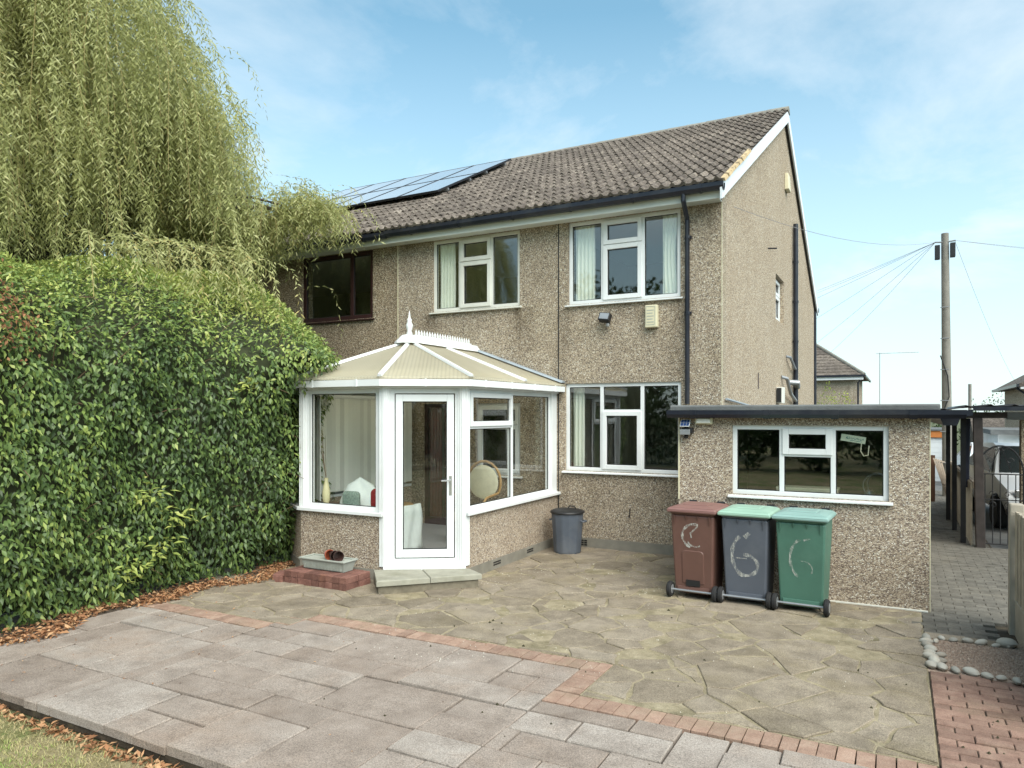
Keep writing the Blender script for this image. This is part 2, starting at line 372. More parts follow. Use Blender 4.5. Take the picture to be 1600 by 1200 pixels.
m_stone('crazy', [(0.25,(0.140,0.115,0.084)),(0.5,(0.235,0.195,0.145)),(0.78,(0.335,0.283,0.212))],
        [((0.231,0.190,0.105),1.6,0.48,0.72,0.42),((0.280,0.245,0.163),8,0.60,0.78,0.5),((0.063,0.059,0.048),3.1,0.60,0.80,0.5)], 0.22, 4, hue=(0.86,0.88,0.92), grain=(0.62,1.36))
m_stone('pointing', [(0.25,(0.139,0.119,0.073)),(0.5,(0.271,0.230,0.151)),(0.78,(0.410,0.353,0.250))],
        [((0.098,0.086,0.047),2.2,0.52,0.70,0.75),((0.246,0.213,0.095),5,0.55,0.75,0.5)], 0, 6, 0.01)
m_stone('joint_dirt', [(0.3,(0.035,0.028,0.02)),(0.7,(0.09,0.07,0.05))], [((0.13,0.11,0.06),4,0.56,0.7,0.5)], 0, 8, 0.01)
m_stone('border_brick', [(0.25,(0.212,0.132,0.098)),(0.5,(0.306,0.204,0.153)),(0.78,(0.383,0.281,0.217))],
        [((0.255,0.212,0.145),2.4,0.52,0.74,0.6),((0.111,0.085,0.064),5,0.62,0.8,0.5)], 0.15, 7)
m_stone('red_brick', [(0.25,(0.145,0.085,0.066)),(0.5,(0.230,0.145,0.111)),(0.78,(0.297,0.204,0.157))],
        [((0.170,0.145,0.093),2.0,0.52,0.74,0.55),((0.068,0.060,0.043),4,0.60,0.8,0.6)], 0.2, 7)
m_stone('plinth_brick', [(0.25,(0.10,0.047,0.038)),(0.5,(0.17,0.082,0.065)),(0.78,(0.25,0.13,0.10))],
        [((0.33,0.15,0.09),5,0.58,0.78,0.5),((0.06,0.035,0.03),6,0.60,0.8,0.5)], 0.25, 9)
m_stone('grey_paver', [(0.25,(0.075,0.07,0.06)),(0.5,(0.125,0.117,0.10)),(0.78,(0.18,0.17,0.145))],
        [((0.21,0.19,0.15),1.2,0.52,0.75,0.5),((0.05,0.047,0.04),4,0.6,0.8,0.5)], 0.15, 6)
m_stone('gravel', [(0.3,(0.19,0.135,0.105)),(0.5,(0.36,0.27,0.21)),(0.72,(0.52,0.44,0.36))], [((0.55,0.50,0.44),60,0.6,0.7,0.8)], 0.0, 50, 0.01)
m_stone('ground', [(0.3,(0.06,0.07,0.03)),(0.7,(0.11,0.115,0.06))], [], 0, 2)
m_stone('tarmac', [(0.3,(0.10,0.10,0.095)),(0.7,(0.15,0.15,0.145))], [], 0, 3)
m_stone('lawn_soil', [(0.30,(0.15,0.14,0.06)),(0.5,(0.25,0.21,0.115)),(0.72,(0.33,0.28,0.17))], [((0.09,0.14,0.03),1.3,0.46,0.60,0.8)], 0, 3, 0.015)

def m_leaf(name, stops, rough=0.45, trans=0.35, spec=0.4):
    def mk():
        t = NT(name); a = t.n('ShaderNodeAttribute'); a.attribute_name = 'tone'
        c = t.ramp(a.outputs['Fac'], stops)
        b = t.bsdf(c, rough, spec=spec); tr = t.n('ShaderNodeBsdfTranslucent'); t.l(c, tr.inputs[0])
        mx = t.n('ShaderNodeMixShader'); mx.inputs[0].default_value = trans
        t.l(b.outputs[0], mx.inputs[1]); t.l(tr.outputs[0], mx.inputs[2]); t.l(mx.outputs[0], t.out.inputs[0]); return t.m
    DEF[name] = mk
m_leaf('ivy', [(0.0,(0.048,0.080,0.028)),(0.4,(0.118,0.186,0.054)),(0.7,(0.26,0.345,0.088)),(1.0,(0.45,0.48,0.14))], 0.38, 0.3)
m_leaf('willow', [(0.0,(0.20,0.215,0.075)),(0.5,(0.38,0.395,0.15)),(0.85,(0.52,0.52,0.25)),(1.0,(0.55,0.46,0.19))], 0.5, 0.42)
m_leaf('tree_leaf', [(0.0,(0.02,0.04,0.012)),(1.0,(0.08,0.13,0.035))], 0.55, 0.25)
m_leaf('bush_leaf', [(0.0,(0.13,0.20,0.02)),(1.0,(0.42,0.48,0.06))], 0.55, 0.35)
m_leaf('dry_leaf', [(0.0,(0.13,0.06,0.03)),(0.5,(0.32,0.155,0.075)),(1.0,(0.52,0.33,0.18))], 0.75, 0.1, 0.2)
m_leaf('grass', [(0.0,(0.42,0.35,0.19)),(0.45,(0.46,0.41,0.19)),(0.7,(0.25,0.36,0.08)),(1.0,(0.20,0.36,0.06))], 0.6, 0.3)

def m_glass(name, tintc, refl=1.0):
    def mk():
        t = NT(name); tr = t.n('ShaderNodeBsdfTransparent'); tr.inputs[0].default_value = (*tintc,1)
        gl = t.n('ShaderNodeBsdfGlossy'); gl.inputs['Roughness'].default_value = 0.02; gl.inputs[0].default_value = (1,1,1,1)
        v = t.coord(True); bn = t.n('ShaderNodeBump'); bn.inputs['Distance'].default_value = 0.003; bn.inputs['Strength'].default_value = 0.35
        t.l(t.noise(v,1.6,2), bn.inputs['Height']); t.l(bn.outputs[0], gl.inputs['Normal'])
        lw = t.n('ShaderNodeLayerWeight'); lw.inputs[0].default_value = 0.5; pw = t.n('ShaderNodeMath', operation='POWER'); t.l(lw.outputs['Facing'], pw.inputs[0]); pw.inputs[1].default_value = 5.0
        fr = t.n('ShaderNodeMath', operation='MULTIPLY_ADD'); t.l(pw.outputs[0], fr.inputs[0]); fr.inputs[1].default_value = 0.93; fr.inputs[2].default_value = 0.07
        ml = t.n('ShaderNodeMath', operation='MULTIPLY'); ml.inputs[1].default_value = refl; t.l(fr.outputs[0], ml.inputs[0])
        mx = t.n('ShaderNodeMixShader'); t.l(ml.outputs[0], mx.inputs[0]); t.l(tr.outputs[0], mx.inputs[1]); t.l(gl.outputs[0], mx.inputs[2])
        t.l(mx.outputs[0], t.out.inputs[0]); return t.m
    DEF[name] = mk
m_glass('glass', (0.93,0.95,0.94), 1.3)
m_glass('glass_clear', (0.96,0.97,0.965), 0.55)
plain('car_glass', (0.02,0.025,0.025), 0.1, 0.1, 3, spec=0.8)
plain('inside_shade', (0.05,0.05,0.045), 0.9, 0.3, 2)  # near-black colour stands in for shade inside the extension
def m_poly(name, ang):
    def mk():
        t = NT(name); v = t.coord(True); mp = t.n('ShaderNodeMapping'); mp.inputs['Rotation'].default_value = (0,0,ang); t.l(v, mp.inputs[0])
        w = t.n('ShaderNodeTexWave'); w.bands_direction = 'X'; w.inputs['Scale'].default_value = 6.5; t.l(mp.outputs[0], w.inputs['Vector'])
        c = t.mix(t.ramp(t.noise(v,0.9,6,.65),[(0.45,0.0),(0.72,0.5)]), (0.70,0.66,0.54), (0.50,0.46,0.34))
        c = t.mix(1.0, c, t.ramp(w.outputs[1],[(0.1,0.86),(0.6,1.04)]), 'MULTIPLY')
        b = t.bsdf(c, 0.42, w.outputs[1], 0.002); tr = t.n('ShaderNodeBsdfTranslucent'); t.l(t.mix(0.6,c,(1.0,0.97,0.88)), tr.inputs[0]); mx = t.n('ShaderNodeMixShader'); mx.inputs[0].default_value = 0.68
        t.l(b.outputs[0], mx.inputs[1]); t.l(tr.outputs[0], mx.inputs[2]); t.l(mx.outputs[0], t.out.inputs[0]); return t.m
    DEF[name] = mk
m_poly('poly_front', 0); m_poly('poly_side', math.pi/2); m_poly('poly_door', -0.56); m_poly('poly_corner', 0.59)
def mk():
    t = NT('solar_cell_sheen'); v = t.coord(False)
    b = t.bsdf((0.44,0.455,0.47), 0.42, spec=1.0); b.inputs['IOR'].default_value = 2.3; b.inputs['Coat Weight'].default_value = 1.0; b.inputs['Coat Roughness'].default_value = 0.05; b.inputs['Coat IOR'].default_value = 1.9; return t.m  # pale base colour stands in for sky sheen on dark cells
DEF['solar_cell_sheen'] = mk
def mk():
    t = NT('blue_cell'); t.bsdf((0.03,0.06,0.16), 0.2, spec=0.8); return t.m
DEF['blue_cell'] = mk
def mk():      # worn white paint strokes
    t = NT('bin_paint'); v = t.coord(False)
    c = t.ramp(t.noise(v,9,4),[(0.3,(0.45,0.46,0.43)),(0.7,(0.74,0.73,0.66))]); b = t.bsdf(c, 0.7)
    tr = t.n('ShaderNodeBsdfTransparent'); mx = t.n('ShaderNodeMixShader')
    t.l(t.ramp(t.noise(t.coord(False,(1,1,0.3)),42,5,0.75),[(0.38,0.02),(0.62,0.66)]), mx.inputs[0]); t.l(tr.outputs[0], mx.inputs[1]); t.l(b.outputs[0], mx.inputs[2]); t.l(mx.outputs[0], t.out.inputs[0]); return t.m
DEF['bin_paint'] = mk

# ================================================================== SETTING: ground
mb = MB()
ys = [-400,-60,22,34,60,800]; zs = [-0.12,-0.12,-0.12,-0.9,-0.9,-0.9]
xs = [-600,-30,30,600]
for j in range(len(ys)-1):
    for i in range(len(xs)-1):
        mb.add([(xs[i],ys[j],zs[j]),(xs[i+1],ys[j],zs[j]),(xs[i+1],ys[j+1],zs[j+1]),(xs[i],ys[j+1],zs[j+1])],[(0,1,2,3)])
obj('ground', mb, 'ground', kind='structure')
# the drive and road behind the houses
mb = MB()
for y0,y1,z0,z1 in ((13.0,22,-0.05,-0.05),(22,34,-0.05,-0.83),(34,60,-0.83,-0.83)):
    mb.add([(1.0,y0,z0),(9,y0,z0),(9,y1,z1),(1.0,y1,z1)],[(0,1,2,3)])
    if y0 >= 22: mb.add([(-6,y0,z0+.004),(1.0,y0,z0+.004),(1.0,y1,z1+.004),(-6,y1,z1+.004)],[(0,1,2,3)])
obj('driveway', mb, 'tarmac', kind='structure')

# lawn
lawn = obj('lawn', MB().prism([(-7.4,-30),(8,-30),(8,2.80),(-7.4,2.80)], -0.115, -0.085), 'lawn_soil', kind='structure')
n = 42000
px = rng.uniform(-6.6,-2.2,n); py = rng.uniform(1.2,2.78,n)
def fbm(x,y,s,seed):
    r = np.random.default_rng(seed); out = np.zeros_like(x)
    for k in range(5):
        a = r.uniform(0,6.28); f = s*1.7**k*r.uniform(.8,1.2); ph = r.uniform(0,6.28,2)
        out += np.sin((x*np.cos(a)+y*np.sin(a))*f+ph[0])*np.sin((-x*np.sin(a)+y*np.cos(a))*f+ph[1])/1.45**k
    return out/2.2
g = fbm(px,py,2.4,5)*0.5+0.62 - np.clip((py-1.95)*0.75,-.25,.62)
keep = rng.random(n) < np.clip(0.45+g, .25, 1); px,py,g = px[keep],py[keep],g[keep]; n = len(px)
P = np.stack([px,py,np.full(n,-0.087)],1); a = rng.uniform(0,6.28,n)
D = np.stack([np.cos(a)*.7,np.sin(a)*.7,rng.uniform(.25,1.1,n)],1); N = np.stack([-np.sin(a),np.cos(a),np.zeros(n)],1)
o = bpy.data.objects.new('grass', leaves('grass',P,D,np.cross(D,N),rng.uniform(.018,.05,n),rng.uniform(.003,.006,n),np.clip(g*1.15+rng.normal(0,.16,n),0,1),'grass'))
link(o, lawn, Vector((0,0,0))); tag(o, kind='stuff')

# patio base: dirt under slabs, pale pointing under crazy paving
patio = obj('patio', MB().prism([(-7.5,2.87),(1.6,2.87),(1.6,5.5),(-7.5,5.5)], -0.11, -0.032), 'joint_dirt', kind='structure')
def slabmesh(name, poly, z0, z1, mat, ch=0.006, parent=None, jig=0.0):
    cx = sum(p[0] for p in poly)/len(poly); cy = sum(p[1] for p in poly)/len(poly)
    ins = []
    for p in poly:
        d = math.hypot(p[0]-cx,p[1]-cy); k = max(0,1-ch/d); ins.append((cx+(p[0]-cx)*k, cy+(p[1]-cy)*k))
    n = len(poly); j = [random.uniform(-jig,jig) for _ in range(3)]
    zt = lambda p: z1+j[0]*0.6+j[1]*(p[0]-cx)+j[2]*(p[1]-cy)
    vs = [(p[0],p[1],z0) for p in poly]+[(p[0],p[1],zt(p)-ch) for p in poly]+[(p[0],p[1],zt(p)) for p in ins]
    fs = [(i,(i+1)%n,n+(i+1)%n,n+i) for i in range(n)]+[(n+i,n+(i+1)%n,2*n+(i+1)%n,2*n+i) for i in range(n)]+[tuple(range(2*n,3*n))]
    m = MB(); m.add(vs,fs); return obj(name, m, mat, parent)
U = 0.3; NX, NY = 29, 8; X0, Y0 = -7.2, 2.85
used = [[False]*NY for _ in range(NX)]
def ytop(x): return 4.82 if x < -5.26 else (5.25 if x < -2.2 else 4.55)
random.seed(21)
for i in range(NX):
    for j in range(NY):
        if used[i][j]: continue
        opts = [(3,2),(2,3),(2,2),(2,2),(2,1),(1,2),(2,1),(3,1),(1,1)]; random.shuffle(opts); opts += [(1,1)]
        for w,h in opts:
            if i+w > NX or j+h > NY: continue
            if any(used[i+a][j+b] for a in range(w) for b in range(h)): continue
            if w*h <= 1 and random.random() < .0: continue
            break
        for a in range(w):
            for b in range(h): used[i+a][j+b] = True
        x0,x1 = X0+i*U, X0+(i+w)*U; y0,y1 = Y0+j*U, Y0+(j+h)*U
        cuts = [c for c in (-5.26,-2.2) if x0+.02 < c < x1-.02]; xsp = [x0]+cuts+[x1]
        for k in range(len(xsp)-1):
            a,b = xsp[k],xsp[k+1]; yt = min(y1, ytop((a+b)/2))
            if yt-y0 < .06: continue
            g = random.choice([.005,.009,.013]); q = lambda: random.uniform(-.004,.004)
            slabmesh('paving_slab', [(a+g*.6+q(),y0+g+q()),(b-g*.6+q(),y0+g+q()),(b-g*.6+q(),yt-g+q()),(a+g*.6+q(),yt-g+q())], -.06, 0, 'slab', .007, patio, .011)

# brick border between slabs and crazy paving
def brick_row(x0,x1,y0,y1,along,mat,parent,name='brick',w=.105,z=0):
    L = (x1-x0) if along == 'x' else (y1-y0); n = max(1,round(L/w)); s_ = L/n
    for k in range(n):
        g = .0035; q = lambda: random.uniform(-.002,.002)
        if along == 'x': r = (x0+k*s_+g, x0+(k+1)*s_-g, y0+g, y1-g)
        else: r = (x0+g, x1-g, y0+k*s_+g, y0+(k+1)*s_-g)
        slabmesh(name, [(r[0]+q(),r[2]+q()),(r[1]+q(),r[2]+q()),(r[1]+q(),r[3]+q()),(r[0]+q(),r[3]+q())], -.06+z, random.uniform(-.003,.003)+z, mat, .004, parent, .004)
brick_row(-7.0,-5.26,4.83,5.03,'x','border_brick',patio)
brick_row(-5.26,-5.06,5.03,5.26,'y','border_brick',patio)
brick_row(-5.26,-2.0,5.26,5.46,'x','border_brick',patio)
brick_row(-2.2,-2.0,4.77,5.26,'y','border_brick',patio)
brick_row(-2.2,0.2,4.56,4.76,'x','border_brick',patio)

# crazy paving: irregular stones from a Voronoi diagram
crazy = obj('crazy_paving', MB().prism([(-7.5,5.03),(-5.06,5.03),(-5.06,5.462),(-1.998,5.462),(-1.998,4.762),(.205,4.762),(.205,8.6),(-2.0,8.6),(-2.0,10.1),(-7.5,10.1)], -0.10, -0.002), 'pointing', kind='structure')
random.seed(5)
seeds = []
tries = 0
while tries < 40000 and len(seeds) < 298:
    tries += 1; p = (random.uniform(-7.45,.25), random.uniform(4.5,10.1))
    if p[1] > 8.7 and p[0] > -2.0: continue
    if -7.4 < p[0] < -4.75 and p[1] > 7.7: continue
    r = random.choice([.15,.22,.29,.36])
    if all((p[0]-q[0])**2+((p[1]-q[1])*1.12)**2 > ((r+q[2])/2)**2 for q in seeds): seeds.append((*p,r))
def clip(poly, px, py, nx, ny):      # keep the side where (p-P).n <= 0
    out = []; m = len(poly)
    for i in range(m):
        a,b = poly[i],poly[(i+1)%m]; da = (a[0]-px)*nx+(a[1]-py)*ny; db = (b[0]-px)*nx+(b[1]-py)*ny
        if da <= 0: out.append(a)
        if da*db < 0: t = da/(da-db); out.append((a[0]+(b[0]-a[0])*t, a[1]+(b[1]-a[1])*t))
    return out
for i,(x,y,r) in enumerate(seeds):
    poly = [(x-.55,y-.55),(x+.55,y-.55),(x+.55,y+.55),(x-.55,y+.55)]
    for k,(u,v,r2) in enumerate(seeds):
        if k == i or abs(u-x) > 1.3 or abs(v-y) > 1.3: continue
        w = .5+.5*(r*r-r2*r2)/max((u-x)**2+(v-y)**2,1e-6); w = min(.75,max(.25,w))
        nx,ny = u-x,v-y; l = math.hypot(nx,ny); nx/=l; ny/=l
        g = random.uniform(.003,.012); poly = clip(poly, x+(u-x)*w-nx*g, y+(v-y)*w-ny*g, nx, ny)
        if len(poly) < 3: break
    yb = 5.04 if x < -5.06 else (5.47 if x < -2.0 else 4.77)
    poly = clip(poly, 0, yb, 0, -1) if len(poly) > 2 else poly
    poly = clip(poly, .2, 0, 1, 0) if len(poly) > 2 else poly
    if x > -2.0 and y < 5.5 and len(poly) > 2: poly = clip(poly, -1.99, 0, -1, 0)
    if x < -5.06 and y < 5.5 and len(poly) > 2: poly = clip(poly, -5.07, 0, 1, 0)
    if len(poly) < 3: continue
    A = abs(sum(poly[k][0]*poly[(k+1)%len(poly)][1]-poly[(k+1)%len(poly)][0]*poly[k][1] for k in range(len(poly))))/2
    if A < .006: continue
    rough = []
    for k in range(len(poly)):      # broken, slightly crooked edges
        a,b = poly[k],poly[(k+1)%len(poly)]; rough.append(a); L = math.hypot(b[0]-a[0],b[1]-a[1])
        if L > .12:
            nx,ny = (b[1]-a[1])/L,-(b[0]-a[0])/L
            for t in ((.35,.68) if L > .25 else (.5,)):
                d = random.uniform(-.016,.004); rough.append((a[0]+(b[0]-a[0])*t+nx*d, a[1]+(b[1]-a[1])*t+ny*d))
    slabmesh('paving_stone', rough, -.05, random.uniform(-.001,.007), 'crazy', .006, crazy, .009)

# loose chips of render and bits of moss lying on the paving
def chips(name, n, area, smin, smax, mat, parent, z=0.001):
    V=[];F=[]
    for k in range(n):
        x,y = random.uniform(area[0],area[1]),random.uniform(area[2],area[3]); s_ = random.uniform(smin,smax); a0 = random.uniform(0,6)
        b = len(V); pts = [(x+s_*math.cos(a0+i*1.57)*random.uniform(.6,1.1), y+s_*math.sin(a0+i*1.57)*random.uniform(.6,1.1)) for i in range(4)]
        V += [(p[0],p[1],z-.004) for p in pts]+[(x+random.uniform(-.3,.3)*s_, y, z+s_*random.uniform(.5,.9))]
        F += [(b+i,b+(i+1)%4,b+4) for i in range(4)]
    m = MB(); m.add(V,F); return obj(name, m, mat, parent, kind='stuff')
chips('render_chips', 700, (-4.6,.18,4.8,8.35), .003,.007,'chips',crazy)
chips('render_chips', 500, (-4.4,-2.3,7.2,10.0), .003,.008,'chips',crazy)
chips('moss_clumps', 45, (-4.5,.1,4.6,8.2), .008,.022,'moss',crazy)
chips('moss_clumps', 22, (-4.5,.1,3.2,4.6), .008,.02,'moss',patio,.0)

# side path of grey block pavers
path = obj('side_path', MB().prism([(.2,6.3),(1.0,6.3),(1.0,8.15),(2.4,8.15),(2.4,12.95),(1.25,12.95),(1.25,22),(.2,22)], -.11, -.03), 'joint_dirt', kind='structure')
pm = mesh_of('path_block', MB().frust((-.0985,.0985,-.0485,.0485),(-.0985,.0985,-.0485,.0485),-.05,-.004).frust((-.0985,.0985,-.0485,.0485),(-.0945,.0945,-.0445,.0445),-.0039,0), 'grey_paver')
rest = MB(); cnt = 0
for j in range(142):
    y = 7.62+j*.1
    for i in range(-1,11):
        x = .31+i*.2+(.1 if j%2 else 0)
        if x > (2.3 if 8.25 < y < 12.9 else (.8 if y <= 8.25 else 1.12)) or x < .2: continue
        if y < 8.5 and x < .31: pass
        if cnt < 290:
            shared('path_block', pm, path, (x,y,random.uniform(-.006,.0)), (random.uniform(-.01,.01),random.uniform(-.01,.01),random.uniform(-.008,.008))); cnt += 1
        else: rest.box(x-.0975,x+.0975,y-.0475,y+.0475,-.05,random.uniform(-.006,0))
o = obj('path_block', rest, 'grey_paver', path, kind='stuff')
for k in range(3):
    slabmesh('edging_stone', [(.21+k*.33,7.42),(.21+k*.33+.318,7.42+random.uniform(-.02,.02)),(.21+k*.33+.318,7.60),(.21+k*.33,7.60)], -.05, .004, 'crazy', .006, path, .01)

# red brick path
redp = obj('brick_path', MB().prism([(.205,2.9),(1.6,2.9),(1.6,6.52),(.205,6.52)], -.11, -.012), 'joint_dirt', kind='structure')
y = 3.6; k = 0
while y < 6.45:
    x = .215-(.1 if k%2 else 0)
    while x < 1.35:
        a,b = max(x,.213),x+.2
        if b-a > .03:
            q = lambda: random.uniform(-.003,.003)
            slabmesh('brick', [(a+.003,y+.003+q()),(b-.003,y+.003+q()),(b-.003,y+.097+q()),(a+.003,y+.097+q())], -.06, random.uniform(-.004,.004), 'red_brick', .005, redp, .008)
        x += .2
    y += .1; k += 1
chips('moss_clumps', 30, (.3,1.0,4.4,6.4), .006,.016,'moss',redp)

# gravel bed edged with cobbles
bed = obj('gravel_bed', MB().prism([(.2,6.50),(1.0,6.50),(1.0,7.45),(.2,7.45)], -.11, -.005), 'gravel', kind='structure')
V=[];F=[]
for k in range(5200):
    x,y = random.uniform(.24,.94),random.uniform(6.56,7.40); s_ = random.uniform(.005,.012); b = len(V); h = s_*random.uniform(.6,1.1); z=-.004+random.uniform(0,.008)
    a0 = random.uniform(0,6); V += [(x+s_*math.cos(a0+i*2.094)*random.uniform(.7,1.2),y+s_*math.sin(a0+i*2.094)*random.uniform(.7,1.2),z) for i in range(3)]+[(x,y,z+h)]
    F += [(b,b+1,b+3),(b+1,b+2,b+3),(b+2,b,b+3)]
m = MB(); m.add(V,F); obj('gravel', m, 'gravel', bed, kind='stuff')
def pebble_mesh(seed):
    r = random.Random(seed); m = MB(); n1,n2 = 10,6; vs=[]
    for i in range(n2+1):
        th = math.pi*i/n2
        for k in range(n1):
            ph = 2*math.pi*k/n1; d = 1+.08*math.sin(2*ph+seed)+r.uniform(-.03,.03)
            vs.append((math.sin(th)*math.cos(ph)*d, math.sin(th)*math.sin(ph)*d*.72, math.cos(th)*.55))
    m.add(vs,[(i*n1+k,i*n1+(k+1)%n1,(i+1)*n1+(k+1)%n1,(i+1)*n1+k) for i in range(n2) for k in range(n1)]); return mesh_of('cobble', m, 'cobble', True)
pms = [pebble_mesh(s_) for s_ in range(5)]
spots = []
for k in range(8): spots.append((.23+random.uniform(-.02,.03), 6.58+k*.11, random.uniform(.045,.065)))
for k in range(6): spots.append((.33+k*.1+random.uniform(-.01,.01), 7.43+random.uniform(-.02,.02), random.uniform(.035,.055)))
spots.append((.82,7.46,.085))
for k in range(9): spots.append((.30+k*.095+random.uniform(-.01,.01), 6.55-k*.012+random.uniform(-.02,.02), random.uniform(.04,.06)))
spots += [(.30,6.72,.05),(.31,6.9,.045),(.29,7.3,.04)]
for k,(x,y,r) in enumerate(spots):
    shared('cobble', pms[k%5], bed, (x,y,r*.4), (random.uniform(-.2,.2),random.uniform(-.2,.2),random.uniform(0,6)), (r,r*random.uniform(.8,1.05),r*.95))

# dry leaf litter under the hedge and at the lawn edge
n = 5200
py = rng.uniform(1.5,7.2,n); edge = -7.02+0.10*np.sin(py*2.3)+.12*np.sin(py*5.1+1); px = edge-np.abs(rng.normal(0,.22,n))+.22-.12*rng.random(n)
n2 = 900; px2 = rng.uniform(-6.9,-2.6,n2); py2 = 2.80-np.abs(rng.normal(0,.045,n2))
n3 = 170; px3 = np.clip(-6.9+np.abs(rng.normal(0,1.9,n3)),-7,-.2); py3 = rng.uniform(2.95,6.2,n3)
P = np.concatenate([np.stack([px3,py3,np.full(n3,.006)],1), np.stack([px,py,np.full(n,.004)+rng.uniform(0,.03,n)],1), np.stack([px2,py2,np.full(n2,-.083)+rng.uniform(0,.02,n2)],1)]); n += n2+n3
a = rng.uniform(0,6.28,n); D = np.stack([np.cos(a),np.sin(a),rng.normal(0,.35,n)],1); N = np.stack([rng.normal(0,.5,n),rng.normal(0,.5,n),np.ones(n)],1)
o = bpy.data.objects.new('leaf_litter', leaves('leaf_litter',P,D,N,np.concatenate([rng.uniform(.012,.035,n3),rng.uniform(.02,.08,n-n3)]),np.concatenate([rng.uniform(.006,.014,n3),rng.uniform(.012,.036,n-n3)]),rng.random(n),'dry_leaf',.2,.12))
link(o, None, Vector((0,0,0))); tag(o,'dry brown fallen leaves strewn along the hedge foot and lawn edge','leaves',kind='stuff')
obj('hedge_bed', MB().prism([(-10.5,-6),(-6.98,-6),(-6.98,4.8),(-7.0,7.3),(-10.5,9.6)], -.09, .003), 'soil', kind='structure')

# ================================================================== HOUSES
WY = 10.05; XR = -2.12; XP = -7.59; XL = -13.2; YB = 22.25
PIT = math.atan2(3.34, 6.49); CP, SP = math.cos(PIT), math.sin(PIT)
EY, EZ = 9.66, 5.06
def slope(X, s_, h=0): return (X, EY+s_*CP-h*SP, EZ+s_*SP+h*CP)

house = thing('semi_detached_house','buff pebbledashed semi-detached house with white windows and brown tiled roof','house',(XR,WY,0))
neigh = thing('semi_detached_house','darker pebbledashed adjoining house half hidden behind the willow, with brown window frame','house',(XP-.3,WY,0))

W1 = (-4.40,-2.69,3.64,4.88); W2 = (-6.87,-5.23,3.69,4.88); W4 = (-4.45,-2.68,1.14,2.45); W3 = (-9.80,-8.14,3.68,4.88)
CWIN = (-6.02,-5.22,1.02,2.16); CDOOR = (-7.06,-6.44,.14,2.16)
obj('wall', MB().wall(XP,XR,-.1,5.02,WY,WY+.28,[W1,W2,W4,CWIN,CDOOR]), 'pebble', house, label='rear wall with dirt-streaked pebbledash')
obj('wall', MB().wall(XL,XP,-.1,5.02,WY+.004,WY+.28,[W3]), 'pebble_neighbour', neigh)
GW = (14.96,16.10,3.86,4.76)
mb = MB().wall(WY+.28,YB,-.1,5.02,XR,XR-.28,[GW],'x')
mb.extrude([(WY+.02,5.02),(YB-.02,5.02),(16.15,8.28)],0,XR-.28,XR)
obj('gable_wall', mb, 'pebble_gable', house, label='gable end wall of clean buff pebbledash')
obj('party_wall', MB().box(XP-.1,XP+.1,WY+.285,YB,-.1,5.0), 'plaster', house)
obj('front_wall', MB().box(XP,XR-.29,YB-.25,YB,-.1,5.0), 'pebble', house)
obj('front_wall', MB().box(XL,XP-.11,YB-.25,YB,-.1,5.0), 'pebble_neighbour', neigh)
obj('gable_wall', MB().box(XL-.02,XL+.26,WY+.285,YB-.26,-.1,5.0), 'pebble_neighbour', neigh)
for nm,par,a,b in (('house',house,XP+.1,XR-.28),('n',neigh,XL+.26,XP-.1)):
    obj('floor', MB().box(a,b,WY+.285,YB-.26,.05,.14), 'carpet', par)
    obj('upper_floor', MB().box(a,b,WY+.285,YB-.26,2.52,2.72), 'ceiling', par)
    obj('ceiling', MB().box(a,b,WY+.285,YB-.26,4.9,4.99), 'ceiling', par)
    obj('partition', MB().box(a,b,14.0,14.1,.14,2.52).box(a,b,13.6,13.7,2.72,4.9), 'plaster', par)
obj('partition', MB().box(-4.78,-4.68,WY+.285,13.99,.14,2.52).box(-4.78,-4.68,WY+.285,13.59,2.72,4.9), 'plaster', house)
# thin joint lines: the party-line bead and the expansion joint, corner bead
obj('render_bead', MB().box(XP-.007,XP+.007,WY-.006,WY,2.3,4.9), 'alarm_cream', house)
obj('corner_bead', MB().box(XR-.005,XR+.003,WY-.003,WY+.01,2.1,4.9), 'alarm_cream', house)
obj('joint_strip', MB().box(-4.57,-4.555,WY-.005,WY,.15,4.9), 'black_plastic', house)
obj('plinth', MB().box(-4.55,XR-.02,WY-.012,WY,-.05,.145), 'plinth', house)
for x in (-4.30,-2.62): 
    mb = MB()
    for k in range(3):
        for q in range(4): mb.box(x+q*.055,x+q*.055+.045,WY-.016,WY-.013,.03+k*.032,.03+k*.032+.02)
    obj('air_brick', mb, 'black_plastic', house)

